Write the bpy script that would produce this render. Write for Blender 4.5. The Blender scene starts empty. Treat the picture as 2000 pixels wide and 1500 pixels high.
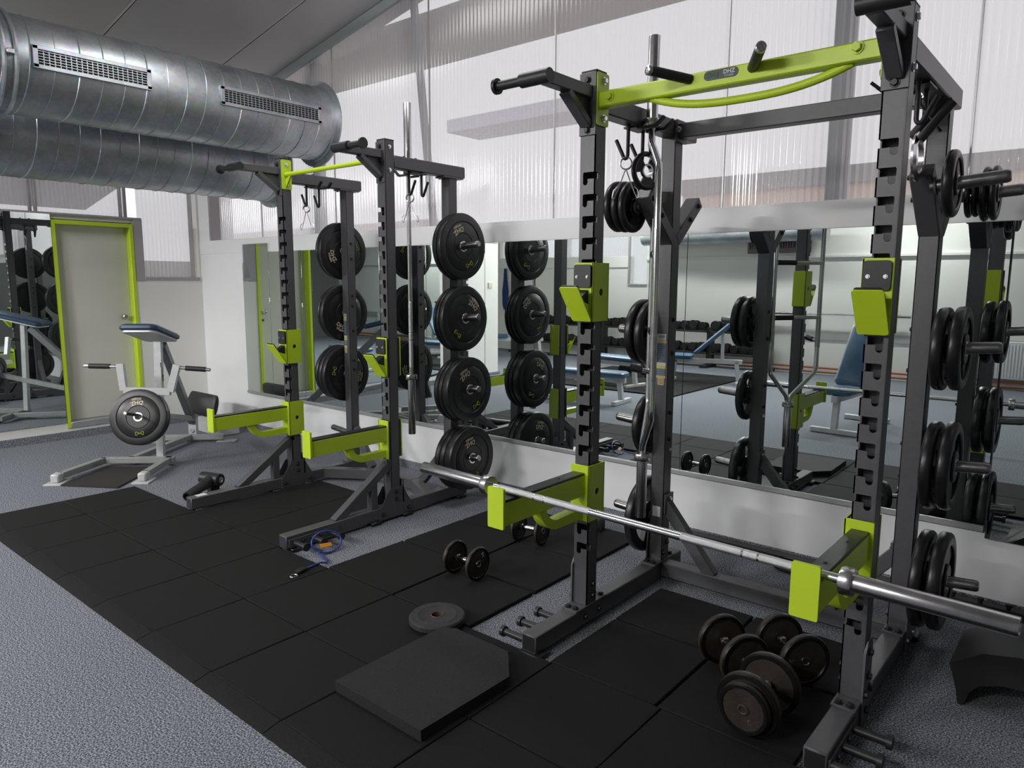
import bpy, bmesh, math, random
from mathutils import Vector as V, Matrix as M4, Euler
from mathutils.geometry import tessellate_polygon
random.seed(7)
C = bpy.context.scene.collection
SC = bpy.context.scene
PI = math.pi
# ---------------------------------------------------------------- camera
yaw, pitch, roll = -0.6977895, -0.1412341, 0.00399245
fwd = V((math.sin(yaw)*math.cos(pitch), math.cos(yaw)*math.cos(pitch), math.sin(pitch)))
rgt = V((math.cos(yaw), -math.sin(yaw), 0)); up = rgt.cross(fwd)
r2 = rgt*math.cos(roll) + up*math.sin(roll); u2 = -rgt*math.sin(roll) + up*math.cos(roll)
cam = bpy.data.cameras.new('camera'); co = bpy.data.objects.new('camera', cam); C.objects.link(co)
co.matrix_world = M4(((r2.x, u2.x, -fwd.x, 0), (r2.y, u2.y, -fwd.y, 0), (r2.z, u2.z, -fwd.z, 1.57), (0, 0, 0, 1)))
cam.sensor_width = 36; cam.lens = 36*1410.52/2000; cam.clip_start = 0.02
SC.camera = co
# ---------------------------------------------------------------- sky, added lamps, exposure
w = bpy.data.worlds.new('overcast_sky'); SC.world = w; w.use_nodes = True
wn = w.node_tree.nodes; wl = w.node_tree.links; wn.clear()
tc = wn.new('ShaderNodeTexCoord'); sx = wn.new('ShaderNodeSeparateXYZ'); rp = wn.new('ShaderNodeValToRGB')
bg = wn.new('ShaderNodeBackground'); wo = wn.new('ShaderNodeOutputWorld')
rp.color_ramp.elements[0].position = 0.0; rp.color_ramp.elements[0].color = (.80, .80, .82, 1)
rp.color_ramp.elements[1].position = 0.7; rp.color_ramp.elements[1].color = (1.0, 1.02, 1.08, 1)
wl.new(tc.outputs['Generated'], sx.inputs[0]); wl.new(sx.outputs['Z'], rp.inputs[0]); wl.new(rp.outputs[0], bg.inputs[0])
bg.inputs[1].default_value = 1.14
wl.new(bg.outputs[0], wo.inputs[0])
SC.view_settings.view_transform = 'Standard'; SC.view_settings.look = 'None'
SC.view_settings.exposure = 0.25; SC.view_settings.gamma = 1.0
SC.view_settings.use_curve_mapping = False
SC.cycles.max_bounces = 9; SC.cycles.diffuse_bounces = 4; SC.cycles.glossy_bounces = 5
SC.cycles.transmission_bounces = 4; SC.cycles.transparent_max_bounces = 10
SC.cycles.use_denoising = True
SC.cycles.caustics_reflective = False; SC.cycles.caustics_refractive = False
SC.cycles.sample_clamp_indirect = 6
# strip lamps added out of view to brighten the room; housings built further down
# (x, y, hanging depth under the ceiling, watts)
FILL_LAMPS = [(-7.5, -2.4, .3, 95), (-4.8, -2.4, .6, 95), (-1.8, -2.4, 1.0, 56), (-7.5, -4.0, .25, 26), (-5.0, -4.0, .6, 28), (-2.5, -4.0, .9, 40), (-4.3, 2.5, .10, 13), (-2.9, 2.9, .10, 17), (-6.6, 1.2, .14, 26)]

def ceil_z(x): return 4.732 + .191*x
# ---------------------------------------------------------------- materials
MATS = {}
def mat(name, base=(.5, .5, .5), rough=.5, metal=0., noise=0., nscale=20., bump=0., bscale=200., spec=.5, coat=0., emit=None, col2=None, detail=3., coords='Object'):
    if name in MATS: return MATS[name]
    m = bpy.data.materials.new(name); m.use_nodes = True
    n, l = m.node_tree.nodes, m.node_tree.links
    p = n['Principled BSDF']
    p.inputs['Base Color'].default_value = (*base, 1); p.inputs['Roughness'].default_value = rough
    p.inputs['Metallic'].default_value = metal; p.inputs['Specular IOR Level'].default_value = spec
    p.inputs['Coat Weight'].default_value = coat
    if noise or bump or col2:
        t = n.new('ShaderNodeTexCoord')
    if noise or col2:
        nz = n.new('ShaderNodeTexNoise'); nz.inputs['Scale'].default_value = nscale; nz.inputs['Detail'].default_value = detail
        l.new(t.outputs[coords], nz.inputs['Vector'])
        cr = n.new('ShaderNodeValToRGB')
        c2 = col2 or tuple(min(1, c*(1+noise)) for c in base); c1 = base if col2 else tuple(c*(1-noise) for c in base)
        cr.color_ramp.elements[0].position = .32; cr.color_ramp.elements[1].position = .68
        cr.color_ramp.elements[0].color = (*c1, 1); cr.color_ramp.elements[1].color = (*c2, 1)
        l.new(nz.outputs['Fac'], cr.inputs[0]); l.new(cr.outputs[0], p.inputs['Base Color'])
    if bump:
        nb = n.new('ShaderNodeTexNoise'); nb.inputs['Scale'].default_value = bscale; nb.inputs['Detail'].default_value = 2
        l.new(t.outputs[coords], nb.inputs['Vector'])
        b = n.new('ShaderNodeBump'); b.inputs['Strength'].default_value = bump; b.inputs['Distance'].default_value = .004
        l.new(nb.outputs['Fac'], b.inputs['Height']); l.new(b.outputs[0], p.inputs['Normal'])
    if emit:
        p.inputs['Emission Color'].default_value = (*emit[:3], 1); p.inputs['Emission Strength'].default_value = emit[3]
    MATS[name] = m; return m

GREY = mat('charcoal_powder_coat', (.088, .086, .094), .40, 0, .06, 60, .05, 900)
LIME = mat('lime_paint', (.55, .73, .030), .38, 0, .04, 6, spec=.5)
BLACKP = mat('black_plastic', (.016, .016, .018), .45, 0, 0, 1, .05, 500)
RUB = mat('bumper_rubber', (.013, .013, .015), .36, 0, .25, 14, .08, 300)
RUBW = mat('worn_dumbbell_rubber', (.006, .0055, .0055), .4, 0, .3, 10, .15, 160, spec=.3)
RIMW = mat('worn_brown_rim', (.030, .022, .018), .5, 0, .3, 20, .2, 120)
GRIP = mat('grip_plate_rubber', (.012, .012, .014), .33, 0, .2, 20)
CHROME = mat('chrome', (.78, .78, .80), .12, 1, .05, 8)
STEEL = mat('brushed_steel', (.62, .61, .62), .25, 1, .08, 40, .03, 600)
DSTEEL = mat('dark_peg_steel', (.30, .29, .29), .28, 1, .2, 30)
KNURL = mat('knurled_steel', (.66, .66, .68), .42, 1, .08, 300, .4, 1500)
ZINC = mat('zinc_bolt', (.75, .75, .77), .25, 1)
ALU = mat('aluminium_trim', (.50, .51, .52), .42, .7)
WHITE = mat('white_wall_paint', (.82, .815, .785), .7, 0, .03, 1.2, .05, 60)
PANELW = mat('white_wall_panel', (.84, .85, .87), .5, 0, .02, 2)
FRAMEG = mat('grey_window_frame', (.40, .38, .39), .5, .2)
SILVER = mat('silver_grey_paint', (.36, .37, .37), .42, .25, .06, 20)
SILVERW = mat('light_silver_paint', (.60, .61, .62), .4, .2, .05, 20)
BLUEV = mat('blue_vinyl', (.045, .115, .21), .4, 0, .08, 10, .08, 400)
NAVYV = mat('navy_vinyl', (.02, .05, .11), .42, 0, .08, 10, .08, 400)
STICKB = mat('sticker_blue_grey', (.10, .14, .20), .5)
STICKY = mat('sticker_yellow', (.72, .62, .06), .5)
STICKO = mat('sticker_tan', (.66, .50, .22), .5)
STICKW = mat('sticker_white', (.72, .74, .72), .5)
INK_AND_SHADE = mat('dark_ink_and_shade', (.03, .035, .05), .6)  # print colour, also paints the shade in the hollow beam ends
CREAM = mat('cream_lettering', (.72, .62, .46), .5)
YGREEN = mat('yellow_green_emblem', (.34, .38, .03), .5)
CHALK = mat('chalk_white', (.75, .75, .75), .8)
BANDB = mat('blue_rubber_band', (.03, .06, .28), .35)
ORANGE = mat('orange_tag', (.75, .28, .01), .5)
DOORW = mat('door_laminate', (.66, .65, .59), .5, 0, .05, 1.5)
MATR = mat('rubber_tile', (.0115, .0112, .0116), .8, 0, .5, 300, .4, 300, spec=.2, detail=2)
MATB = mat('brown_rubber_mat', (.034, .030, .028), .75, 0, .3, 300, .3, 300, spec=.3)
CEILM = mat('ceiling_sheet', (.60, .59, .595), .45, .2, .04, 1.)
COPPER = mat('red_pipe_paint', (.36, .11, .06), .5)
RADW = mat('radiator_enamel', (.78, .79, .80), .4)

def carpet():
    m = bpy.data.materials.new('blue_grey_carpet'); m.use_nodes = True
    n, l = m.node_tree.nodes, m.node_tree.links; p = n['Principled BSDF']
    t = n.new('ShaderNodeTexCoord')
    a = n.new('ShaderNodeTexNoise'); a.inputs['Scale'].default_value = 160; a.inputs['Detail'].default_value = 1.5
    b = n.new('ShaderNodeTexNoise'); b.inputs['Scale'].default_value = 1.3; b.inputs['Detail'].default_value = 3
    for x in (a, b): l.new(t.outputs['Object'], x.inputs['Vector'])
    r = n.new('ShaderNodeValToRGB'); e = r.color_ramp.elements
    e[0].position = .36; e[0].color = (.060, .066, .084, 1); e[1].position = .64; e[1].color = (.40, .425, .475, 1)
    x = r.color_ramp.elements.new(.5); x.color = (.172, .186, .216, 1)
    mx = n.new('ShaderNodeMix'); mx.data_type = 'RGBA'; mx.blend_type = 'MULTIPLY'; mx.inputs[0].default_value = .35
    r2_ = n.new('ShaderNodeValToRGB'); r2_.color_ramp.elements[0].color = (.7, .68, .66, 1); r2_.color_ramp.elements[1].color = (1.1, 1.1, 1.1, 1)
    l.new(a.outputs['Fac'], r.inputs[0]); l.new(b.outputs['Fac'], r2_.inputs[0])
    l.new(r.outputs[0], mx.inputs[6]); l.new(r2_.outputs[0], mx.inputs[7]); l.new(mx.outputs[2], p.inputs['Base Color'])
    p.inputs['Roughness'].default_value = .95; p.inputs['Specular IOR Level'].default_value = .1
    bp_ = n.new('ShaderNodeBump'); bp_.inputs['Strength'].default_value = .1; bp_.inputs['Distance'].default_value = .002
    l.new(a.outputs['Fac'], bp_.inputs['Height']); l.new(bp_.outputs[0], p.inputs['Normal'])
    return m
CARPET = carpet()

def galv():
    m = bpy.data.materials.new('galvanised_steel'); m.use_nodes = True
    n, l = m.node_tree.nodes, m.node_tree.links; p = n['Principled BSDF']
    t = n.new('ShaderNodeTexCoord'); a = n.new('ShaderNodeTexNoise'); a.inputs['Scale'].default_value = 3.5; a.inputs['Detail'].default_value = 6
    v = n.new('ShaderNodeTexVoronoi'); v.inputs['Scale'].default_value = 45
    l.new(t.outputs['Object'], a.inputs['Vector']); l.new(t.outputs['Object'], v.inputs['Vector'])
    r = n.new('ShaderNodeValToRGB'); r.color_ramp.elements[0].position = .3; r.color_ramp.elements[0].color = (.36, .39, .42, 1)
    r.color_ramp.elements[1].position = .72; r.color_ramp.elements[1].color = (.62, .65, .68, 1)
    mx = n.new('ShaderNodeMix'); mx.data_type = 'RGBA'; mx.blend_type = 'OVERLAY'; mx.inputs[0].default_value = .12
    l.new(a.outputs['Fac'], r.inputs[0]); l.new(r.outputs[0], mx.inputs[6]); l.new(v.outputs['Color'], mx.inputs[7]); l.new(mx.outputs[2], p.inputs['Base Color'])
    p.inputs['Metallic'].default_value = .9; p.inputs['Roughness'].default_value = .42
    return m
GALV = galv()

def mirror_mat():
    m = bpy.data.materials.new('mirror_glass'); m.use_nodes = True
    n, l = m.node_tree.nodes, m.node_tree.links; p = n['Principled BSDF']
    p.inputs['Base Color'].default_value = (.80, .87, .85, 1); p.inputs['Metallic'].default_value = 1; p.inputs['Roughness'].default_value = .006
    return m
MIRROR = mirror_mat()

def poly_mat():
    m = bpy.data.materials.new('ribbed_polycarbonate'); m.use_nodes = True
    n, l = m.node_tree.nodes, m.node_tree.links; n.remove(n['Principled BSDF']); out = n['Material Output']
    t = n.new('ShaderNodeTexCoord'); nz = n.new('ShaderNodeTexNoise'); nz.noise_dimensions = '2D'
    mp = n.new('ShaderNodeMapping'); mp.inputs['Scale'].default_value = (1, 1, .02)
    l.new(t.outputs['UV'], mp.inputs[0]); l.new(mp.outputs[0], nz.inputs['Vector'])
    nz.inputs['Scale'].default_value = 1; nz.inputs['Detail'].default_value = 3
    tr = n.new('ShaderNodeBsdfTransparent'); tr.inputs[0].default_value = (.88, .87, .88, 1)
    tl = n.new('ShaderNodeBsdfTranslucent'); gl = n.new('ShaderNodeBsdfGlossy'); gl.inputs['Roughness'].default_value = .15
    cr = n.new('ShaderNodeValToRGB'); cr.color_ramp.elements[0].position = .35; cr.color_ramp.elements[0].color = (.60, .57, .58, 1)
    cr.color_ramp.elements[1].position = .7; cr.color_ramp.elements[1].color = (.92, .90, .90, 1)
    l.new(nz.outputs['Fac'], cr.inputs[0]); l.new(cr.outputs[0], tl.inputs[0])
    rf = n.new('ShaderNodeBsdfRefraction'); rf.inputs['IOR'].default_value = 1.12; rf.inputs['Roughness'].default_value = .12; rf.inputs[0].default_value = (.9, .89, .9, 1)
    m1 = n.new('ShaderNodeMixShader'); m1.inputs[0].default_value = .52; l.new(tr.outputs[0], m1.inputs[1]); l.new(tl.outputs[0], m1.inputs[2])
    m2 = n.new('ShaderNodeMixShader'); m2.inputs[0].default_value = .05; l.new(m1.outputs[0], m2.inputs[1]); l.new(gl.outputs[0], m2.inputs[2])
    n.remove(rf)
    l.new(m2.outputs[0], out.inputs[0])
    return m
POLY = poly_mat()

# ---------------------------------------------------------------- mesh builder
class MB:
    def __init__(s): s.v = []; s.f = []; s.m = []; s.cur = 0; s.uv = None
    def add(s, vs, fs):
        o = len(s.v); s.v += [V(p) for p in vs]
        for f in fs: s.f.append(tuple(i+o for i in f)); s.m.append(s.cur)
    def obox(s, c, ax, ay, az, b=.003):
        # chamfered box: centre, three half-axis vectors
        c, ax, ay, az = V(c), V(ax), V(ay), V(az)
        L = [ax.length, ay.length, az.length]; A = [ax.normalized(), ay.normalized(), az.normalized()]
        b = min(b, min(L)*.45)
        if b <= 0:
            P = [c+ax*i+ay*j+az*k for i in (-1, 1) for j in (-1, 1) for k in (-1, 1)]
            s.add(P, [(0, 1, 3, 2), (4, 6, 7, 5), (0, 4, 5, 1), (2, 3, 7, 6), (0, 2, 6, 4), (1, 5, 7, 3)]); return
        P = []; idx = {}
        for i in (-1, 1):
            for j in (-1, 1):
                for k in (-1, 1):
                    sg = (i, j, k)
                    for a in range(3):
                        d = [L[q]*sg[q] - (0 if q == a else b*sg[q]) for q in range(3)]
                        idx[(i, j, k, a)] = len(P); P.append(c + A[0]*d[0] + A[1]*d[1] + A[2]*d[2])
        F = []
        for a in range(3):
            o1, o2 = (a+1) % 3, (a+2) % 3
            for sg in (-1, 1):
                q = []
                for (x, y) in ((-1, -1), (1, -1), (1, 1), (-1, 1)):
                    t = [0, 0, 0]; t[a] = sg; t[o1] = x; t[o2] = y; q.append(idx[(*t, a)])
                F.append(tuple(q) if sg > 0 else tuple(q[::-1]))
        for a in range(3):  # edges along axis a
            o1, o2 = (a+1) % 3, (a+2) % 3
            for x in (-1, 1):
                for y in (-1, 1):
                    def g(e, face):
                        t = [0, 0, 0]; t[a] = e; t[o1] = x; t[o2] = y; return idx[(*t, face)]
                    q = (g(-1, o1), g(1, o1), g(1, o2), g(-1, o2))
                    F.append(q if x*y < 0 else q[::-1])
        for i in (-1, 1):
            for j in (-1, 1):
                for k in (-1, 1):
                    q = tuple(idx[(i, j, k, a)] for a in range(3)); F.append(q if i*j*k > 0 else q[::-1])
        s.add(P, F)
    def box(s, x0, x1, y0, y1, z0, z1, b=.003):
        s.obox(((x0+x1)/2, (y0+y1)/2, (z0+z1)/2), ((x1-x0)/2, 0, 0), (0, (y1-y0)/2, 0), (0, 0, (z1-z0)/2), b); return s
    def beam(s, p, q, wd, ht, upv=(0, 0, 1), b=.003):
        p, q = V(p), V(q); d = (q-p); u = V(upv); sd = d.cross(u).normalized(); u = sd.cross(d).normalized()
        s.obox((p+q)/2, d/2, sd*wd/2, u*ht/2, b); return s
    def tube(s, pts, r, seg=12, cap=True, closed=False):
        pts = [V(p) for p in pts]; n = len(pts); rs = r if isinstance(r, (list, tuple)) else [r]*n
        t0 = (pts[1]-pts[0]).normalized(); ref = V((0, 0, 1)) if abs(t0.z) < .9 else V((1, 0, 0))
        nrm = t0.cross(ref).normalized(); rings = []; prev = t0
        P = []; F = []
        for i in range(n):
            if closed: t = (pts[(i+1) % n]-pts[i-1]).normalized()
            elif i == 0: t = t0
            elif i == n-1: t = (pts[-1]-pts[-2]).normalized()
            else: t = ((pts[i+1]-pts[i]).normalized()+(pts[i]-pts[i-1]).normalized()).normalized()
            q = prev.rotation_difference(t); nrm = q @ nrm; prev = t; bn = t.cross(nrm)
            for k in range(seg):
                a = 2*PI*k/seg; P.append(pts[i]+(nrm*math.cos(a)+bn*math.sin(a))*rs[i])
        m = n if closed else n-1
        for i in range(m):
            for k in range(seg):
                a, b_ = i*seg+k, i*seg+(k+1) % seg; c, d = ((i+1) % n)*seg+(k+1) % seg, ((i+1) % n)*seg+k
                F.append((a, b_, c, d))
        if cap and not closed:
            F.append(tuple(range(seg))[::-1]); F.append(tuple(range((n-1)*seg, n*seg)))
        s.add(P, F); return s
    def lathe(s, prof, o=(0, 0, 0), ax=(0, 0, 1), seg=32, closed=False):
        # prof: (radius, height) list, revolved about ax at o
        o, ax = V(o), V(ax).normalized(); ref = V((0, 0, 1)) if abs(ax.z) < .9 else V((1, 0, 0))
        u = ax.cross(ref).normalized(); v = ax.cross(u); P = []; F = []; n = len(prof)
        for r, h in prof:
            for k in range(seg):
                a = 2*PI*k/seg; P.append(o+ax*h+(u*math.cos(a)+v*math.sin(a))*max(r, 1e-5))
        for i in range(n if closed else n-1):
            j = (i+1) % n
            for k in range(seg):
                F.append((i*seg+k, i*seg+(k+1) % seg, j*seg+(k+1) % seg, j*seg+k))
        if not closed:
            if prof[0][0] > 1e-4: F.append(tuple(range(seg))[::-1])
            if prof[-1][0] > 1e-4: F.append(tuple(range((n-1)*seg, n*seg)))
        s.add(P, F); return s
    def cyl(s, p, q, r, seg=16, b=.0015):
        p, q = V(p), V(q); L = (q-p).length; b = min(b, r*.4, L*.4)
        s.lathe([(r-b, 0), (r, b), (r, L-b), (r-b, L)], p, q-p, seg); return s
    def prism(s, poly, o, u, v, n, t, holes=()):
        # polygon (with holes) in plane o+u*x+v*y, thickness t along n
        o, u, v, n = V(o), V(u), V(v), V(n)
        loops = [list(poly)]+[list(h) for h in holes]; flat = [p for lp in loops for p in lp]
        tri = tessellate_polygon([[V((p[0], p[1], 0)) for p in lp] for lp in loops])
        P = [o+u*p[0]+v*p[1] for p in flat]+[o+u*p[0]+v*p[1]+n*t for p in flat]; N = len(flat); F = []
        for a in tri: F.append(tuple(a)); F.append(tuple(i+N for i in reversed(a)))
        k = 0
        for lp in loops:
            m = len(lp)
            for i in range(m): F.append((k+i, k+(i+1) % m, N+k+(i+1) % m, N+k+i))
            k += m
        s.add(P, F); return s
    def mesh(s, name, mats, off=V((0, 0, 0)), fix=True):
        me = bpy.data.meshes.new(name); me.from_pydata([p-off for p in s.v], [], s.f)
        for m in (mats if isinstance(mats, (list, tuple)) else [mats]): me.materials.append(m)
        if any(s.m): me.polygons.foreach_set('material_index', s.m)
        if fix:
            bm = bmesh.new(); bm.from_mesh(me); bmesh.ops.recalc_face_normals(bm, faces=bm.faces); bm.to_mesh(me); bm.free()
        me.shade_smooth(); me.set_sharp_from_angle(angle=math.radians(38))
        return me
    def build(s, name, mats, parent=None, fix=True):
        off = V((0, 0, 0)); p = parent
        while p: off += p.location; p = p.parent
        o = bpy.data.objects.new(name, s.mesh(name, mats, off, fix)); C.objects.link(o)
        if parent: o.parent = parent
        return o
def box(name, m, parent, x0, x1, y0, y1, z0, z1, b=.003):
    return MB().box(x0, x1, y0, y1, z0, z1, b).build(name, m, parent)
def tag(o, label, cat, group=None):
    o['label'] = label; o['category'] = cat
    if group: o['group'] = group
    return o
def thing(name, label, cat, loc=(0, 0, 0), group=None):
    o = bpy.data.objects.new(name, None); C.objects.link(o); o.location = loc; o.empty_display_size = .1
    return tag(o, label, cat, group)
def struct(o, kind='structure'): o['kind'] = kind; return o
def group_empty(name, loc=(0, 0, 0)):
    o = bpy.data.objects.new(name, None); C.objects.link(o); o.location = loc; o['kind'] = 'structure'; return o
def dup(o, parent=None):
    c = o.copy(); C.objects.link(c)
    if parent: c.parent = parent
    for ch in o.children: dup(ch, c)
    return c
def place(root, loc, mat3):
    root.matrix_world = M4.Translation(V(loc)) @ mat3.to_4x4()
def axes(x, y, z):
    x, y, z = V(x), V(y), V(z); return M4((x, y, z)).to_3x3().transposed()
def text_mesh(txt, size, depth=.0006, bold=0.):
    cu = bpy.data.curves.new('lettering', 'FONT'); cu.body = txt; cu.size = size; cu.align_x = 'CENTER'; cu.align_y = 'CENTER'
    cu.extrude = depth; cu.offset = bold; cu.resolution_u = 2
    o = bpy.data.objects.new('tmp', cu); C.objects.link(o)
    dg = bpy.context.evaluated_depsgraph_get(); dg.update()
    me = bpy.data.meshes.new_from_object(o.evaluated_get(dg)); bpy.data.objects.remove(o); bpy.data.curves.remove(cu)
    vs = [v.co.copy() for v in me.vertices]; fs = [tuple(p.vertices) for p in me.polygons]; bpy.data.meshes.remove(me)
    return vs, fs
def put_text(mb, txt, size, o, u, v, arc=None, depth=.0006, bold=0.):
    # lettering laid in the plane (u right, v up) at o; arc=(radius, angle): bent along a circle about o
    vs, fs = text_mesh(txt, size, depth, bold); o, u, v = V(o), V(u), V(v); n = u.cross(v); P = []
    for p in vs:
        if arc:
            R, a0 = arc; r = abs(R)+p.y*(1 if R > 0 else -1); a = a0-p.x/R
            P.append(o+u*(r*math.cos(a))+v*(r*math.sin(a))+n*p.z)
        else: P.append(o+u*p.x+v*p.y+n*p.z)
    mb.add(P, fs)
def rrect(x0, x1, y0, y1, r, seg=4):
    out = []
    for cx, cy, a0 in ((x1-r, y1-r, 0), (x0+r, y1-r, 90), (x0+r, y0+r, 180), (x1-r, y0+r, 270)):
        for k in range(seg+1):
            a = math.radians(a0+90*k/seg); out.append((cx+r*math.cos(a), cy+r*math.sin(a)))
    return out
def circ(cx, cy, r, seg=16): return [(cx+r*math.cos(2*PI*k/seg), cy+r*math.sin(2*PI*k/seg)) for k in range(seg)]
X, Y, Z = V((1, 0, 0)), V((0, 1, 0)), V((0, 0, 1))
# ================================================================ the setting
RX, LX, FY, BY = 1.6, -7.9, 4.02, -4.9           # right, left, front (mirror) and rear wall planes
fl = MB().box(-11.6, RX+.3, BY-.3, FY+.3, -.12, 0, 0).build('floor', CARPET); struct(fl)
bb = MB().box(LX, RX, FY-.007, FY, 0, .062, .002).build('baseboard_front', CARPET); struct(bb)
bb = MB().box(LX, LX+.007, -1.1, FY, 0, .075, .002).build('baseboard_left', CARPET); struct(bb)
wf = MB(); wf.box(LX-.2, RX+.2, FY, FY+.28, 0, 1.85, 0); wf.box(LX-.2, RX+.2, FY-.004, FY+.28, 1.85, 1.995, .003)
wf.box(LX-.2, -7.68, FY, FY+.28, 1.995, 3.6, 0)
struct(wf.build('wall_front', PANELW))
tr = MB().box(-7.0, -.405, FY-.032, FY, .392, .418, .002).build('trim_1', ALU); struct(tr)
wlf = MB()
wlf.box(LX-.2, LX, -1.05, 2.56, 0, 2.2, 0); wlf.box(LX-.2, LX, 2.56, 3.31, 0, .105, 0)
wlf.box(LX-.2, LX, 3.31, FY+.02, 0, 1.565, 0); wlf.box(LX-.2, LX, 3.995, FY+.02, 1.565, 3.6, 0)
wlf.box(LX-.19, LX-.02, 2.56, 3.40, 2.15, 2.2, 0)
struct(wlf.build('wall_left', WHITE))
struct(MB().box(RX, RX+.2, BY-.2, FY+.2, 0, 5.2, 0).build('wall_right', mat('bounce_cutting_wall_grey', (.20, .20, .20), .7)))  # unseen wall, its grey chosen to darken the right foreground
wr = MB(); wr.box(-11.5, -7.72, BY-.2, BY, 0, 2.08, 0); wr.box(-7.72, -7.32, BY-.2, BY, 0, 1.52, 0); wr.box(-7.32, RX+.2, BY-.2, BY, 0, 5.3, 0)
wr.box(-11.5, -11.2, BY-.2, BY, 2.08, 2.7, 0); wr.box(-9.4, -9.3, BY-.2, BY, 2.08, 3.0, 0)
struct(wr.build('wall_rear', WHITE))
struct(MB().box(-7.32, RX, BY, BY+.05, 1.99, 2.03, .003).build('trim_3', WHITE))
struct(MB().box(-11.2, -7.72, BY, BY+.03, 1.86, 2.09, .003).build('trim_4', WHITE))
struct(MB().box(-11.5, -11.3, BY-.2, -.85, 0, 2.75, 0).build('wall_left_rear', WHITE))
struct(MB().box(-11.5, LX-.2, -1.05, -.85, 0, 3.4, 0).build('wall_left_return', WHITE))
# ceiling: corrugated sheets running along the slope
cg = struct(MB().prism([(-11.6, ceil_z(-11.6)+.05), (RX+.3, ceil_z(RX+.3)+.05), (RX+.3, ceil_z(RX+.3)+.15), (-11.6, ceil_z(-11.6)+.15)], (0, BY-.3, 0), X, Z, Y, FY+.5-BY).build('ceiling', CEILM))
ye = 4.6
while ye > BY:
    y0, y1 = max(ye-1.01, BY-.2), ye-.012
    y1 = min(y1, 4.36)
    nrib = 26; prof = []
    for k in range(nrib+1):
        yy = y0+(y1-y0)*k/nrib
        prof += [(yy, 0.0), (yy+.012, .0035)] if k < nrib else [(yy, 0.0)]
    mb = MB(); P = []; F = []
    for yy, dz in prof:
        xl = LX-.2 if y0 > -1 else -11.5; P += [(xl, yy, ceil_z(xl)+dz), (RX+.2, yy, ceil_z(RX+.2)+dz)]
    for k in range(len(prof)-1): F.append((2*k, 2*k+1, 2*k+3, 2*k+2))
    n0 = len(P); P += [(p[0], p[1], p[2]+.045) for p in P]
    F += [(n0, n0+1, n0+len(prof)*2-1, n0+len(prof)*2-2), (0, 1, n0+1, n0), (2*len(prof)-2, 2*len(prof)-1, n0+2*len(prof)-1, n0+2*len(prof)-2)]
    mb.add(P, F); mb.build('ceiling_panel', CEILM, cg, fix=False)
    ye -= 1.01
struct(MB().prism([(LX, ceil_z(LX)-.075), (RX, ceil_z(RX)-.075), (RX, ceil_z(RX)), (LX, ceil_z(LX))], (0, 4.085, 0), X, Z, Y, .03).build('trim_2', mat('blue_grey_angle', (.33, .37, .38), .4, .5)))
# ribbed polycarbonate glazing
def sheet(parent, axis, a0, a1, d, z0, ztop, pitch=.038, amp=.006):
    n = int((a1-a0)/pitch*6); P = []; F = []
    for k in range(n+1):
        a = a0+(a1-a0)*k/n; q = d+amp*math.sin(2*PI*a/pitch)
        zt = ztop(a) if callable(ztop) else ztop
        for zz in (z0, zt): P.append((a, q, zz) if axis == 'x' else (q, a, zz))
    for k in range(n): F.append((2*k, 2*k+2, 2*k+3, 2*k+1))
    mb = MB(); mb.add(P, F); o = mb.build('pane', POLY, parent, fix=False); return o
w1 = group_empty('window_1', (-3, 4.14, 2.0))
seams = [-7.68, -6.82, -5.58, -4.335, -3.1, -1.86, -.62, .62, 1.6]
for a, b in zip(seams, seams[1:]): sheet(w1, 'x', a+.004, b-.004, 4.14, 1.99, lambda x: ceil_z(x)-.02)
for s_ in seams[1:-1]: box('joint_strip', ALU if s_ != -4.335 else FRAMEG, w1, s_-.004, s_+.004, 4.135, 4.15, 1.995, ceil_z(s_)-.03, .001)
box('mullion', mat('blue_grey_post', (.30, .34, .37), .5, .3), w1, -1.30, -1.20, 4.20, 4.28, 1.99, ceil_z(-1.25)-.03)
box('mullion', MATS['blue_grey_post'], w1, -6.0, -5.9, 4.20, 4.28, 1.99, ceil_z(-5.95)-.03)
MB().beam((-4.62, 4.24, 3.9), (-4.40, 4.24, 1.99), .05, .05, (0, 1, 0)).build('mullion', MATS['blue_grey_post'], w1)
box('reveal', FRAMEG, w1, -7.69, -7.665, 4.03, 4.15, 1.995, 3.25)
w2 = group_empty('window_2', (-8.0, 2, 2.2))
for a, b in ((-1.04, .1), (.1, 1.3), (1.3, 2.46), (2.46, 3.28)): sheet(w2, 'y', a+.004, b-.004, -8.0, 2.19, 3.25)
sheet(w2, 'y', 3.40, 3.995, -8.0, 1.60, 3.25, .042, .008)
for yy in (1.3, 2.46, 3.28):
    box('mullion', FRAMEG, w2, -8.06, -8.02, yy-.035, yy-.012, 2.17, 3.25); box('mullion', FRAMEG, w2, -8.06, -8.02, yy+.012, yy+.035, 2.17, 3.25)
box('sill', FRAMEG, w2, -8.05, LX+.012, -1.05, 3.40, 2.185, 2.205)
box('frame', FRAMEG, w2, -8.02, LX+.006, 3.312, 3.405, 1.555, 2.19)
box('sill', FRAMEG, w2, -8.05, LX+.012, 3.40, 3.998, 1.565, 1.60)
w3 = group_empty('window_3', (-7.5, BY-.1, 1.6))
sheet(w3, 'x', -7.715, -7.325, BY-.1, 1.52, lambda x: ceil_z(x)-.02); sheet(w3, 'x', -9.3, -7.725, BY-.1, 2.08, lambda x: ceil_z(x)-.02); sheet(w3, 'x', -11.2, -9.4, BY-.1, 2.08, lambda x: ceil_z(x)-.02)
box('frame', FRAMEG, w3, -7.74, -7.30, BY-.01, BY+.03, 1.50, 1.53); box('frame', FRAMEG, w3, -7.74, -7.70, BY-.01, BY+.03, 1.53, 3.2)
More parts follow.
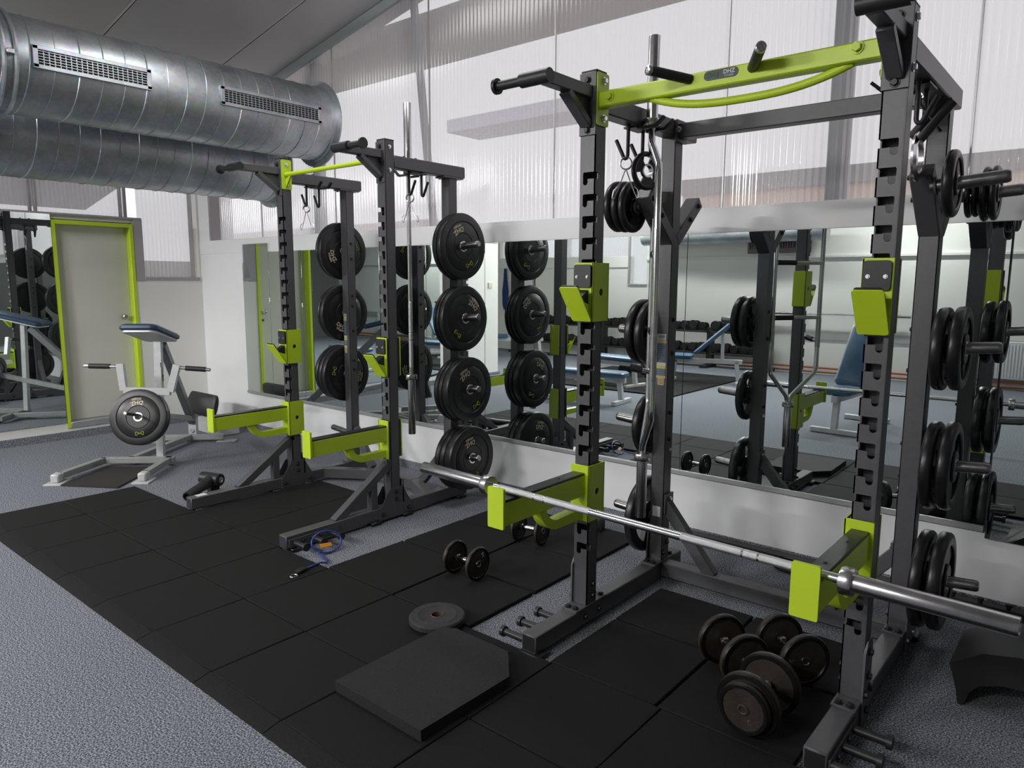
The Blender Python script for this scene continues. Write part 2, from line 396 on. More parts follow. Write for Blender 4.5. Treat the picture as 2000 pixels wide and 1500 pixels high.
# door in the left wall
d1 = group_empty('door_1', (-7.95, 2.93, .1))
fm = MB(); fm.box(-8.06, LX+.012, 2.556, 2.592, .105, 2.137); fm.box(-8.06, LX+.012, 3.272, 3.308, .105, 2.137); fm.box(-8.06, LX+.012, 2.592, 3.272, 2.10, 2.137)
fm.build('frame', LIME, d1)
MB().box(-8.05, -7.985, 2.592, 3.272, .17, 2.10, .002).build('door_leaf', DOORW, d1)
box('threshold', ALU, d1, -8.0, LX+.014, 2.592, 3.272, .105, .165)
kn = MB(); kn.lathe([(.026, 0), (.026, .006), (.011, .008), (.011, .03), (.022, .034), (.027, .045), (.027, .06), (.020, .068), (0, .070)], (-7.985, 3.195, 1.19), (1, 0, 0), 20); kn.build('door_knob', ZINC, d1)
kn = MB(); kn.lathe([(.014, 0), (.014, .006), (.004, .008), (0, .0085)], (-7.985, 3.20, 1.09), (1, 0, 0), 14); kn.build('keyhole', INK_AND_SHADE, d1)
# outside, seen dimly through the glazing
ex = MB().box(-14, 8, 4.4, 30, -.3, -.05, 0).build('exterior_ground', mat('pale_paving', (.42, .41, .39), .9)); struct(ex)
ex = MB().box(-16, 8, 4.45, 5.25, 3.66, 3.80, 0).build('exterior_canopy', mat('grey_soffit', (.34, .32, .32), .7)); struct(ex)
e2 = group_empty('exterior_low_wall', (0, 9, 0))
MB().box(-4.6, 6, 9, 9.3, -.1, 2.70, 0).build('wall', mat('peach_render', (.70, .52, .42), .9), e2)
MB().box(-4.6, 6, 8.96, 9.3, 2.70, 2.90, 0).build('coping', mat('grey_coping', (.26, .25, .25), .8), e2)
struct(MB().box(-11.0, -7.4, 11, 12, 4.60, 4.85, 0).build('exterior_roof', mat('lilac_roof', (.62, .60, .66), .8)))
struct(MB().box(-16, -9, 8.6, 8.8, -.1, 2.6, 0).build('exterior_wall', mat('pale_render', (.75, .68, .64), .9)))
struct(MB().box(-13.3, -13, -.5, 8, -.1, 1.9, 0).build('exterior_side_wall', mat('side_render', (.50, .49, .47), .9)))
# ventilation ducts
def duct(name, label, cx, cz, r, y0, y1, seam_phase, pitch=.142):
    t = thing(name, label, 'duct', (cx, (y0+y1)/2, cz-r))
    MB().lathe([(r, 0), (r, y1-y0)], (cx, y0, cz), Y, 64).build('duct_shell', GALV, t)
    pts = []; n = int((y1-y0)/pitch*36)
    for k in range(n+1):
        a = 2*PI*k/36; pts.append((cx+math.cos(a+seam_phase)*(r+.001), y0+pitch*k/36, cz+math.sin(a+seam_phase)*(r+.001)))
    MB().tube(pts, .0045, 5).build('spiral_seam', GALV, t)
    MB().lathe([(r, 0), (r+.055, 0), (r+.055, .012), (r+.01, .012), (r+.01, .05), (r, .05)], (cx, 4.0, cz), -Y, 64, closed=True).build('end_flange', GALV, t)
    return t
dA = duct('ventilation_duct', 'galvanised spiral duct with two long air grilles under the ceiling', -5.63, 2.94, .308, -1.0, 4.0, .4)
for yy in (1.535, 1.60):
    MB().lathe([(.308, 0), (.320, .0), (.326, .012), (.320, .024), (.308, .024)], (-5.63, yy, 2.94), Y, 64).build('clamp_ring', GALV, dA)
MB().box(-5.325, -5.285, 1.555, 1.60, 2.925, 2.955, .004).build('clamp_screw', ZINC, dA)
def grille(t, y0, y1, cz=2.945):
    x0 = -5.63+.308-.006; h = .066; g = MB()
    g.box(x0-.012, x0+.021, y0, y1, cz+h-.022, cz+h+.004, .002); g.box(x0-.012, x0+.021, y0, y1, cz-h-.004, cz-h+.022, .002)
    g.box(x0-.012, x0+.021, y0, y0+.03, cz-h, cz+h, .002); g.box(x0-.012, x0+.021, y1-.03, y1, cz-h, cz+h, .002)
    fr = g.build('grille_frame', GALV, t)
    MB().box(x0-.011, x0+.0105, y0+.01, y1-.01, cz-h+.01, cz+h-.01, 0).build('painted_opening_shade', mat('grille_shade_black', (.02, .02, .02), .8), t)  # solid dark box, its black stands in for shade inside the duct
    for k in range(5):
        zz = cz-h+.036+k*.0165; MB().box(x0+.014, x0+.019, y0+.03, y1-.03, zz-.0018, zz+.0018, 0).build('horizontal_slat', GALV, fr)
    me = None; n = int((y1-y0-.06)/.031)
    for k in range(1, n):
        yy = y0+.03+k*(y1-y0-.06)/n
        if me is None:
            o = MB().box(x0+.0095, x0+.0150, yy-.003, yy+.003, cz-h+.02, cz+h-.02, 0).build('vertical_slat', GALV, fr); me = o.data; first = yy
        else:
            o = bpy.data.objects.new('vertical_slat', me); C.objects.link(o); o.parent = fr; o.location = (0, yy-first, 0)
grille(dA, 1.70, 2.42); grille(dA, 2.93, 3.82)
duct('ventilation_duct', 'galvanised spiral duct running lower, between the grilled duct and the door', -6.38, 2.63, .308, -1.0, 4.0, 2.2)
# mirrors
def mirror(x0, x1, z0, z1, label, n):
    t = thing('wall_mirror', label, 'mirror', ((x0+x1)/2, FY, z0), 'mirror panels on the front wall')
    MB().box(x0+.0015, x1-.0015, FY-.020, FY-.001, z0, z1, .0008).build('mirror_pane', MIRROR, t)
    MB().box(x0, x1, FY-.004, FY-.0005, z0+.001, z1-.001, 0).build('backing', INK_AND_SHADE, t)
mirror(-7.0, -6.51, .418, 1.935, 'tall narrow mirror panel nearest the corner, top above its neighbours', 0)
xs = [-6.51, -5.95, -5.385, -4.82, -4.25, -3.62, -2.0, -.405]
lb = ['second mirror panel from the corner, reflecting the white wall', 'third mirror panel from the corner, behind the far bumper plates',
      'fourth mirror panel from the corner, reflecting a lime strip', 'fifth mirror panel from the corner, behind the hanging barbell',
      'sixth mirror panel from the corner, behind the near bumper plate stacks', 'wide mirror panel behind the left posts of the near rack',
      'wide mirror panel behind the near rack between its rear posts']
for a, b, s_ in zip(xs, xs[1:], lb): mirror(a, b, .418, 1.85, s_, 1)
mirror(-.40, 1.2, .36, 1.85, 'mirror panel at the right edge of the view', 2)
t = thing('wall_mirror', 'mirror on the left wall beside the lime door frame', 'mirror', (LX, 1.4, .165))
MB().box(LX+.001, LX+.016, .3, 2.552, .165, 2.187, .0008).build('mirror_pane', MIRROR, t)
box('edge_strip', ALU, t, LX+.001, LX+.02, .3, 2.552, 2.187, 2.197, .001)
# added fill lamps, all outside the view
for i, (lx, ly, dn, watts) in enumerate(FILL_LAMPS):
    lz = ceil_z(lx-.6)-dn
    t = thing('fill_lamp', 'added white strip lamp hanging '+['over the rear left corner', 'over the rear benches', 'over the incline bench', 'by the rear window', 'by the middle of the rear wall', 'by the rear wall radiator', 'above the long tile strip, wide housing', 'above the gap between the racks, wide housing', 'beside the left wall mirror, wide housing'][i], 'lamp', (lx, ly, lz), 'strip lamps added out of view')
    hw = .07 if i < 6 else .30; MB().box(lx-.62, lx+.62, ly-hw, ly+hw, lz+.035, lz+.09, .006).build('housing', RADW, t)
    MB().cyl((lx-.58, ly, lz+.01), (lx+.58, ly, lz+.01), .014, 12).build('tube', mat('fill_lamp_tube', (.9, .9, .9), .4, emit=(1, .98, .95, 2.5)), t)
    for sx_ in (-.5, .5): MB().tube([(lx+sx_, ly, lz+.09), (lx+sx_, ly, ceil_z(lx+sx_)+.02)], .004, 6).build('hanging_wire', ZINC, t)
    ld = bpy.data.lights.new('fill_light', 'AREA'); ld.shape = 'RECTANGLE'; ld.size = 1.2; ld.size_y = .12 if i < 6 else .55; ld.energy = watts; ld.color = (1, .985, .96)
    lo = bpy.data.objects.new('fill_light', ld); C.objects.link(lo); lo.parent = t; lo.location = (0, 0, -.02)
    if i < 3: lo.rotation_euler.x = math.radians(52)   # light alone tipped towards the racks to brighten them, sparing the rear wall
# ================================================================ racks
def bolt_mesh():
    mb = MB(); mb.lathe([(.013, 0), (.013, .003), (.0115, .003)], seg=14); mb.lathe([(.0098, .003), (.0098, .009), (.0085, .011), (0, .011)], seg=6); return mb
BOLT = {}
def bolt(parent, p, ax, m=None, s=1., name='bolt'):
    m = m or BLACKP
    if m.name not in BOLT: BOLT[m.name] = bolt_mesh().mesh('bolt', m)
    o = bpy.data.objects.new(name, BOLT[m.name]); C.objects.link(o); o.parent = parent
    off = V((0, 0, 0)); q = parent
    while q: off += q.location; q = q.parent
    o.location = V(p)-off; o.rotation_mode = 'QUATERNION'; o.rotation_quaternion = Z.rotation_difference(V(ax).normalized()); o.scale = (s, s, s); return o
NOTCH = [2.027-.0905*k for k in range(19)]
def upright(root, x0, x1, y0, y1, z0, z1, inner, notched=True):
    t = .005; mb = MB()
    xi, xo = (x1, x0) if inner > 0 else (x0, x1)
    mb.box(x0, x1, y1-t, y1, z0, z1, .002)
    mb.box(min(xo, xo+inner*t), max(xo, xo+inner*t), y0, y1-.001, z0, z1, .0015)
    if notched:
        out = [(xo, z0), (xi, z0)]
        for zt in reversed(NOTCH):
            if zt-.055 < z0+.05: continue
            a, b = xi-inner*.0365, xi-inner*.060
            out += [(xi, zt-.028), (a, zt-.028), (a, zt-.044), (a-inner*.004, zt-.051), ((a+b)/2, zt-.054), (b+inner*.004, zt-.051), (b, zt-.044), (b, zt-.004), (b+inner*.004, zt), (xi, zt)]
        out += [(xi, z1), (xo, z1)]
        mb.prism(out, (0, y0, 0), X, Z, Y, t)
        so = [(y1, z0), (y0, z0)]
        for zt in reversed(NOTCH):
            if zt-.055 < z0+.05: continue
            so += [(y0, zt-.028), (y0+.024, zt-.028), (y0+.024, zt), (y0, zt)]
        so += [(y0, z1), (y1, z1)]
        mb.prism(so, (xi, 0, 0), Y, Z, -X*inner, t)
    else:
        mb.box(x0, x1, y0, y0+t, z0, z1, .002); mb.box(min(xi, xi-inner*t), max(xi, xi-inner*t), y0, y1-.001, z0, z1, .0015)
    o = mb.build('front_upright' if notched else 'rear_upright', GREY, root)
    box('end_cap', BLACKP, o, x0-.001, x1+.001, y0-.001, y1+.001, z1, z1+.006, .003)
    return o
def sleeve(mb, x0, x1, y0, y1, z0, z1, inner, hole_z):
    xi, xo = (x1, x0) if inner > 0 else (x0, x1); g = .016
    mb.box(min(xo-inner*.006, xi+inner*g), max(xo-inner*.006, xi+inner*g), y0-.024, y0-.017, z0, z1, .002)
    hy = (y0+y1)/2-y0
    mb.prism([(-.024, z0), (y1-y0+.026, z0), (y1-y0+.026, z1), (-.024, z1)], (xi+inner*g, y0, 0), Y, Z, -X*inner, .006, holes=[circ(hy+.005, hole_z, .0155, 18)])
    mb.box(min(xo, xi+inner*g), max(xo, xi+inner*g), y1+.019, y1+.026, z0, z1, .002)
def liner(root, x0, x1, y0, y1, z0, z1, inner):
    xi, xo = (x1, x0) if inner > 0 else (x0, x1); mb = MB()
    a, b = sorted((xo-inner*.004, xi+inner*.009)); mb.box(a, b, y0-.017, y0-.0005, z0+.003, z1-.006, .001)
    a, b = sorted((xo+inner*.002, xi+inner*.009)); mb.box(a, b, y1+.0005, y1+.019, z0+.003, z1-.006, .001)
    a, b = sorted((xi+inner*.0005, xi+inner*.0095)); mb.box(a, b, y0, y1, z0+.003, z1-.006, .001)
    return mb.build('plastic_liner', BLACKP, root)
def jcup(root, x0, x1, y0, y1, zb, inner):
    z0, z1 = zb, zb+.25; mb = MB(); sleeve(mb, x0, x1, y0, y1, z0, z1, inner, zb+.125)
    xi, xo = (x1, x0) if inner > 0 else (x0, x1); a, b = sorted((xo-inner*.006, xi+inner*.016)); yf = y0-.024
    p, q = V((0, yf-.002, zb+.004)), V((0, yf-.108, zb+.148)); d = (q-p).normalized(); n = V((0, d.z, -d.y)) if d.z > 0 else V((0, -d.z, d.y))
    mb.prism(rrect(a, b, 0, (q-p).length, .010), p, X, d, n, -.006)
    for xx in (a+.012, b-.018): mb.prism([(yf, zb+.01), (yf-.055, zb+.088), (yf, zb+.070)], (xx, 0, 0), Y, Z, X, .006)
    o = mb.build('j_cup', LIME, root)
    liner(o, x0, x1, y0, y1, z0, z1, inner)
    pd = MB(); pd.prism(rrect(a+.006, b-.006, zb+.145, zb+.242, .012), (0, yf, 0), X, Z, -Y, .011)
    pd.prism([(yf, zb+.075), (yf-.056, zb+.096), (yf-.048, zb+.108), (yf, zb+.135)], (a+.022, 0, 0), Y, Z, X, b-a-.044)
    pd.prism(rrect(a+.004, b-.004, (q-p).length-.040, (q-p).length+.003, .010), p+n*.0003, X, d, n, .008)
    pd.build('cradle_pad', BLACKP, o)
    for xx in (a+.022, b-.022): bolt(o, (xx, yf-.011, zb+.190), -Y, ZINC, .55, 'pad_screw')
def spotter(root, x0, x1, y0, y1, zb, inner, L=.575):
    z0, z1 = zb, zb+.255; mb = MB(); sleeve(mb, x0, x1, y0, y1, z0, z1, inner, zb+.13)
    xc = (x0+x1)/2; yf = y0-.024; yt = y0-L; zt = zb+.212; hw = .032
    mb.box(xc-hw, xc-hw+.006, yt, yf, zt-.092, zt, .0015); mb.box(xc+hw-.006, xc+hw, yt, yf, zt-.092, zt, .0015); mb.box(xc-hw+.004, xc+hw-.004, yt, yf, zt-.012, zt-.002, .001)
    mb.box(xc-hw+.004, xc+hw-.004, yt, yf, zt-.090, zt-.082, .001)
    ye = yf-.31; R = .105; zc_ = zt-.092; pts_o = []; pts_i = []
    for k in range(11):
        a = PI+PI/2*k/10*.92; pts_o.append((ye+.13+math.cos(a)*.13, zc_+.02+math.sin(a)*.125)); pts_i.append((ye+.13+math.cos(a)*.092, zc_+.02+math.sin(a)*.085))
    poly = pts_o+[(yf, zb+.012), (yf, zb+.060)]+pts_i[::-1]
    mb.prism(poly, (xc-.024, 0, 0), Y, Z, X, .048)
    o = mb.build('spotter_arm', LIME, root)
    liner(o, x0, x1, y0, y1, z0, z1, inner)
    ep = MB(); ep.prism(rrect(xc-.040, xc+.040, zt-.100, zt+.062, .006), (0, yt, 0), X, Z, -Y, .012); ep.build('end_plate', LIME, o)
    ru = MB(); ru.box(xc-.030, xc+.030, yt, yf, zt-.001, zt+.011, .003); ru.build('rubber_strip', RUB, o)
    for yy in (yt+.17, yt+.40): bolt(o, (xc, yy, zt+.009), Z, BLACKP, .5, 'strip_screw')
def peg(root, p, out, L=.25, tilt=4.5, r=.0235):
    a = math.radians(tilt); d = V((out*math.cos(a), 0, math.sin(a))); p = V(p)
    mb = MB(); mb.lathe([(r, 0), (r, L-.012), (r*.9, L-.004), (r*.72, L), (0, L)], p-d*.01, d, 24)
    o = mb.build('storage_peg', DSTEEL, root)
    fl_ = MB(); fl_.lathe([(.034, 0), (.034, .008), (r+.001, .010)], p+d*.004, d, 20); fl_.build('peg_collar', GREY, o); return o
def plate_poly(root, name, poly, o, u, v, n, t, m=None): return MB().prism(poly, o, u, v, n, t).build(name, m or GREY, root)
def grip_arm(root, x0, x1, y0, out):
    xc = (x0+x1)/2; yt = y0-.32; mb = MB()
    mb.box(xc-.025, xc+.025, yt+.02, y0-.008, 2.322, 2.372, .004)
    mb.beam((xc, y0-.17, 2.322), (xc, y0-.012, 2.215), .05, .03, (0, 0, 1), .003)
    mb.prism([(y0-.16, 2.33), (y0-.008, 2.33), (y0-.008, 2.225)], (xc-.003, 0, 0), Y, Z, X, .006)
    mb.box(x0-.004, x1+.004, y0-.008, y0, 2.175, 2.425, .004)
    o = mb.build('grip_arm', GREY, root)
    h = MB(); xa = xc-out*.04; xb = xc+out*.235
    h.tube([(xa, yt, 2.345), (xc+out*.10, yt, 2.345)], .0275, 16); h.tube([(xc+out*.095, yt, 2.345), (xb-out*.012, yt, 2.345)], .0185, 16)
    h.tube([(xb-out*.014, yt, 2.345), (xb, yt, 2.345)], .031, 18)
    h.build('handle_grip', BLACKP, o)
    for zz in (2.395, 2.195): bolt(o, (xc, y0-.008, zz), -Y, BLACKP, 1.2)
def hook(root, x, y, out):
    zb = 2.122; P = [(x, y, 2.285), (x, y, zb+.018)]
    for k in range(1, 6):
        a = PI*.9*k/5; P.append((x+out*.012*(1-math.cos(a)), y, zb+.018-.016*math.sin(a)))
    P.append((x+out*.062, y, zb+.088)); MB().tube(P, .0085, 10).build('hook', BLACKP, root)
def bar_holder(root, xe, y, inner):
    # two kinked prongs under the top beam, holding a hanging bar between them
    mb = MB(); xi = xe
    mb.box(min(xi-inner*.07, xi), max(xi-inner*.07, xi), y-.065, y+.065, 2.258, 2.266, .001)
    for dy in (-.043, .043):
        a, b = sorted((xi-inner*.01, xi+inner*.085)); mb.box(a, b, y+dy-.010, y+dy+.010, 2.250, 2.262, .001)
        mb.beam((xi+inner*.083, y+dy, 2.256), (xi+inner*.125, y+dy, 2.292), .02, .012, (0, 0, 1), .001)
    mb.build('bar_holder', BLACKP, root)
def top_beam(root, x0, x1, ya, yb):
    o = MB().box(x0, x1, ya, yb, 2.272, 2.350, .005).build('top_beam', GREY, root)
    box('end_cap', BLACKP, o, x0+.004, x1-.004, yb-.001, yb+.004, 2.277, 2.345, .002)
    return o
def base_beam(root, x0, x1, ya, yb, hollow):
    o = MB().box(x0, x1, ya, yb, .022, .100, .004).build('base_beam', GREY, root)
    box('hollow_shade_cap' if hollow else 'end_cap', INK_AND_SHADE if hollow else BLACKP, o, x0+.006, x1-.006, ya-.0015, ya+.004, .028, .094, .001)  # when hollow: thin dark cap painted as the shade inside the beam
    return o
def foot(root, x0, x1, y): box('rubber_foot', RUB, root, x0, x1, y-.04, y+.04, 0, .024, .006)
def band_peg(root, p, out):
    mb = MB(); mb.tube([p, (p[0]+out*.115, p[1], p[2])], .0155, 14); mb.tube([(p[0]+out*.105, p[1], p[2]), (p[0]+out*.122, p[1], p[2])], .0235, 18)
    mb.build('band_peg', BLACKP, root)

def sticker(root, x0, x1, y, z0, z1):
    s_ = box('safety_sticker', STICKB, root, x0, x1, y-.0015, y, z0, z1, 0)
    h = z1-z0
    box('sticker_head', STICKW, s_, x0+.002, x1-.002, y-.0022, y-.0015, z1-.12*h, z1-.012*h, 0)
    box('tan_band', STICKO, s_, x0, x1, y-.0022, y-.0015, z1-.19*h, z1-.125*h, 0); box('tan_band', STICKO, s_, x0, x1, y-.0022, y-.0015, z0+.12*h, z0+.17*h, 0)
    box('yellow_band', STICKY, s_, x0, x1, y-.0022, y-.0015, z0+.31*h, z0+.355*h, 0)
    box('white_band', STICKW, s_, x0, x1, y-.0022, y-.0015, z0+.36*h, z0+.43*h, 0)
    box('tan_tag', STICKO, s_, x0+.2*(x1-x0), x1-.15*(x1-x0), y-.0022, y, z0-.02*h, z0+.12*h, 0)
    ln = MB(); zz = z1-.215*h
    while zz > z0+.45*h:
        ln.box(x0+.006, x1-.006-random.random()*.012, y-.0022, y-.0015, zz, zz+.003, 0); zz -= .0095
    for k in range(4): ln.box(x0+.006, x1-.008, y-.0022, y-.0015, z0+.19*h+k*.009, z0+.19*h+k*.009+.003, 0)
    ln.build('print_lines', mat('sticker_grey_print', (.30, .34, .38), .6), s_)['kind'] = 'stuff'
    ik = MB()
    for k in range(3): ik.box(x0+.008, x1-.008, y-.0028, y-.0022, z1-.045*h-k*.02*h*1.1, z1-.033*h-k*.02*h*1.1, 0)
    for k in range(5): ik.box(x0+.2*(x1-x0)+.004, x1-.15*(x1-x0)-.006, y-.0028, y-.0022, z0+.005*h+k*.022*h, z0+.011*h+k*.022*h, 0)
    ik.build('dark_print', INK_AND_SHADE, s_)['kind'] = 'stuff'

# ---- far half rack
A = thing('squat_rack', 'charcoal half rack with a thin lime pull-up bar, holding the bumper plates', 'rack', (-4.18, 2.95, 0), 'weight racks along the mirror wall')
AN, AF = (-3.65, -3.575), (-4.785, -4.71)
for (x0, x1), inner in ((AN, -1), (AF, 1)):
    out = -inner; xo = x1 if out > 0 else x0; xi = x0 if out > 0 else x1
    upright(A, x0, x1, 3.03, 3.105, .03, 2.435, inner); upright(A, x0, x1, 3.59, 3.665, .10, 2.272, inner, False)
    top_beam(A, x0, x1, 3.105, 3.745); base_beam(A, x0, x1, 2.235, 3.75, True)
    jcup(A, x0, x1, 3.03, 3.105, .958, inner); spotter(A, x0, x1, 3.03, 3.105, .415, inner, .60)
    grip_arm(A, x0, x1, 3.03, out)
    br = MB(); xc = (x0+x1)/2; br.beam((xc, 2.60, .085), (xc, 3.035, .375), .055, .055, (0, 0, 1), .003); br.build('diagonal_brace', GREY, A)
    box('short_strut', GREY, A, xc-.026, xc+.026, 2.875, 2.925, .098, .29)
    for sx_ in (x0-.006, x1):
        gp = plate_poly(A, 'gusset_plate', [(2.925, .018), (3.205, .018), (3.205, .075), (3.125, .215), (3.015, .215), (2.925, .085)], (sx_, 0, 0), Y, Z, X, .006)
    for yy, zz in ((3.068, .185), (3.068, .135), (2.955, .055), (3.175, .055)):
        bolt(A, ((x1+.006) if out > 0 else (x0-.006), yy, zz), (out, 0, 0), BLACKP, 1.1); bolt(A, (x0-.006 if out > 0 else x1+.006, yy, zz), (-out, 0, 0), BLACKP, 1.1)
    for zz in (1.80, 1.31, .815, .325): peg(A, (xo, 3.628, zz), out)
    for zz in (1.86, 1.74, 1.45, 1.17, 1.37, .86, .93): bolt(A, (xi if out < 0 else xi, 3.628, zz), (-out, 0, 0), BLACKP, .9)
    for yy in (3.26, 3.37): hook(A, xc, yy, out)
    bar_holder(A, xi, 3.325, inner)
    pl = MB(); pl.box(x0-.006, x1+.006, 3.12, 3.135, .10, .26, .002); pl.build('stiffener', GREY, A)
    for yy in (2.30, 2.89, 3.16, 3.68): foot(A, x0-.02, x1+.025, yy)
    rp = MB(); rp.box(x0-.006, x1+.006, 3.545, 3.71, .098, .110, .002); rp.beam((xi, 3.628, .375), (xi+inner*.24, 3.60, .09), .06, .05, (0, 1, 0), .003); rp.build('rear_brace', GREY, A)
    box('mounting_plate', GREY, A, x0-.01, x1+.01, 3.54, 3.72, 2.262, 2.272, .002)
    for yy in (3.555, 3.70): bolt(A, (xc-.02, yy, 2.262), -Z, ZINC, .9)
    for yy in (3.22, 3.32): bolt(A, (xc, yy, 2.350), Z, BLACKP, 1.)
cb = MB(); P = [(-4.74, 3.33, .061), (-4.37, 3.575, .061), (-3.94, 3.575, .061), (-3.62, 3.40, .061)]
for p, q in zip(P, P[1:]): cb.beam(p, q, .075, .075, (0, 0, 1), .003)
cb.build('rear_cross_beam', GREY, A)
pb = MB(); pb.tube([(-4.70, 3.062, 2.325), (-3.655, 3.062, 2.325)], .0148, 16); pb.prism([(0, -.03), (.075, 0), (0, -.09)], (-4.702, 3.056, 2.325), X, Z, Y, .012)
pbo = pb.build('pull_up_bar', LIME, A)
for xx in (-4.71, -3.657): MB().prism(rrect(3.026, 3.108, 2.222, 2.428, .008), (xx, 0, 0), Y, Z, X, .007).build('mounting_plate', LIME, pbo)
for zz in (2.395, 2.255): bolt(A, (-4.703, 3.068, zz), X, ZINC, 1.); bolt(A, (-3.575, 3.068, zz), X, ZINC, 1.)
ms = box('peg_strip', GREY, A, -3.575, -3.567, 2.25, 2.60, .030, .078, .001)
for yy in (2.285, 2.405, 2.53): band_peg(A, (-3.567, yy, .055), 1)
for yy in (2.345, 2.465): bolt(A, (-3.567, yy, .055), X, BLACKP, .9)
sticker(A, -4.775, -4.74, 3.59, 1.0, 1.31)
box('white_label', STICKW, A, -4.775, -4.725, 2.29, 2.36, .100, .1012, 0)

# ---- near power rack
B = thing('power_rack', 'charcoal power rack with thick lime beam and barbell on its spotter arms', 'rack', (-1.2, 2.8, 0), 'weight racks along the mirror wall')
BL, BR = (-1.815, -1.74), (-.65, -.575)
for (x0, x1), inner in ((BL, 1), (BR, -1)):
    out = -inner; xo = x1 if out > 0 else x0; xi = x0 if out > 0 else x1; xc = (x0+x1)/2
    up_ = upright(B, x0, x1, 2.61, 2.685, .108, 2.43, inner); rup = upright(B, x0, x1, 3.31, 3.385, .108, 2.272, inner, False)
    top_beam(B, x0, x1, 2.685, 3.54); base_beam(B, x0, x1, 2.235, 3.54, False)
    jcup(B, x0, x1, 2.61, 2.685, 1.40, inner); spotter(B, x0, x1, 2.61, 2.685, .51, inner, .575)
    grip_arm(B, x0, x1, 2.61, out)
    for ya, yb in ((2.525, 2.775), (3.235, 3.46)):
        bp_ = box('foot_plate', GREY, B, x0-.004, x1+.004, ya, yb, .098, .108, .002)
        for yy in (ya+.022, yb-.022):
            for xx in (x0+.018, x1-.018): bolt(bp_, (xx, yy, .108), Z, BLACKP, 1.15)
    sp = plate_poly(B, 'side_plate', [(2.60, .0), (2.695, .0), (2.695, .285), (2.672, .325), (2.625, .325), (2.60, .285)], (xo if out > 0 else xo-.008, 0, 0), Y, Z, X, .008)
    for yy, zz in ((2.648, .28), (2.648, .19), (2.648, .06), (2.62, .13), (2.68, .13)): bolt(sp, (xo+out*.008, yy, zz), (out, 0, 0), BLACKP, 1.2)
    for yy, zz in ((2.655, .20), (2.655, .145), (2.60, .06), (2.71, .06), (3.36, .20), (3.33, .15)): bolt(B, (xi, yy, zz), (inner, 0, 0), BLACKP, 1.1)
    rs = plate_poly(B, 'rear_side_plate', [(3.27, .02), (3.43, .02), (3.385, .30), (3.31, .30)], (xo if out > 0 else xo-.007, 0, 0), Y, Z, X, .007)
    for yy, zz in ((3.40, .06), (3.30, .06), (3.35, .24)): bolt(rs, (xo+out*.007, yy, zz), (out, 0, 0), ZINC, .8)
    for zz in (1.305, .825, .335): peg(B, (xo, 3.348, zz), out)
    # fork with two upper pegs
    fk = MB()
    for sg in (-1, 1):
        fk.beam((xc, 3.348+sg*.02, 1.775), (xc, 3.348+sg*.262, 1.985), .078, .062, (0, 0, 1), .004)
    fko = fk.build('fork_bracket', GREY, B)
    for sg in (-1, 1):
        for dy, zz in ((.235, 1.962), (.15, 1.888)): bolt(fko, (xi+inner*.002, 3.348+sg*dy, zz), (inner, 0, 0), BLACKP, 1.1)
        peg(B, (xo, 3.348+sg*.235, 1.925), out)
    for yy in (2.93, 3.06): hook(B, xc, yy, out)
    bar_holder(B, xi, 3.005, inner)
    for yy in (2.26, 3.48): foot(B, x0-.01, x1+.025, yy)
    for zz in (1.38, 1.21, .90, .76, .45): bolt(rup, (xi, 3.348, zz), (inner, 0, 0), BLACKP, 1.)
    bolt(rup, (xi, 3.36, .70), (inner, 0, 0), ZINC, 1.)
    rb = MB(); rb.beam((xi-inner*.01, 3.348, .42), (xi+inner*.27, 3.348, .085), .06, .05, (0, 1, 0), .003); rb.box(min(xi, xi+inner*.012), max(xi, xi+inner*.012), 3.315, 3.40, .36, .47, .002); rb.build('rear_brace', GREY, B)
    bolt(B, (xi+inner*.012, 3.36, .44), (inner, 0, 0), ZINC, 1.)
    ms = box('peg_strip', GREY, B, min(xo, xo+out*.008), max(xo, xo+out*.008), 2.245, 2.54, .035, .078, .001)
    for yy in (2.26, 2.38, 2.505): band_peg(B, (xo+out*.008, yy, .056), out)
    for yy in (2.32, 2.44): bolt(B, (xo+out*.008, yy, .056), (out, 0, 0), BLACKP, 1.)
    cl = mat('small_numbers', (.012, .012, .014), .6)
cbm = MB().box(-1.74, -.65, 3.31, 3.385, .024, .099, .004).build('rear_cross_beam', GREY, B)
tcb = MB().box(-1.725, -.665, 3.312, 3.382, 2.262, 2.332, .004).build('top_cross_beam', GREY, B)
for xx in (-1.74, -.665):
    box('flange', GREY, tcb, xx, xx+.015, 3.295, 3.40, 2.245, 2.35, .003)
bolt(tcb, (-1.715, 3.295, 2.30), -Y, ZINC, 1.2); bolt(tcb, (-.68, 3.295, 2.30), -Y, ZINC, 1.2)
lb_ = MB().box(-1.735, -.655, 2.616, 2.676, 2.283, 2.347, .006).build('lime_beam', LIME, B)
for xx, sg in ((-1.74, 1), (-.65, -1)): MB().prism(rrect(2.606, 2.692, 2.214, 2.425, .010), (xx, 0, 0), Y, Z, X*sg, .008).build('mounting_plate', LIME, lb_)
for zz in (2.395, 2.245): bolt(lb_, (-1.732, 2.655, zz), X, ZINC, 1.2); bolt(lb_, (-.658, 2.655, zz), -X, ZINC, 1.2); bolt(B, (-.575, 2.65, zz), X, ZINC, 1.1)
bolt(lb_, (-1.678, 2.616, 2.318), -Y, LIME, 1.6, 'lime_bolt'); bolt(lb_, (-.735, 2.616, 2.326), -Y, LIME, 1.6, 'lime_bolt')
ct = MB(); P = []
for k in range(25):
    u_ = -1+2*k/24; P.append((-1.13+u_*.375, 2.646, 2.232+.058*abs(u_)**2.6))
ct.tube(P, .0148, 14).build('curved_bar', LIME, lb_)
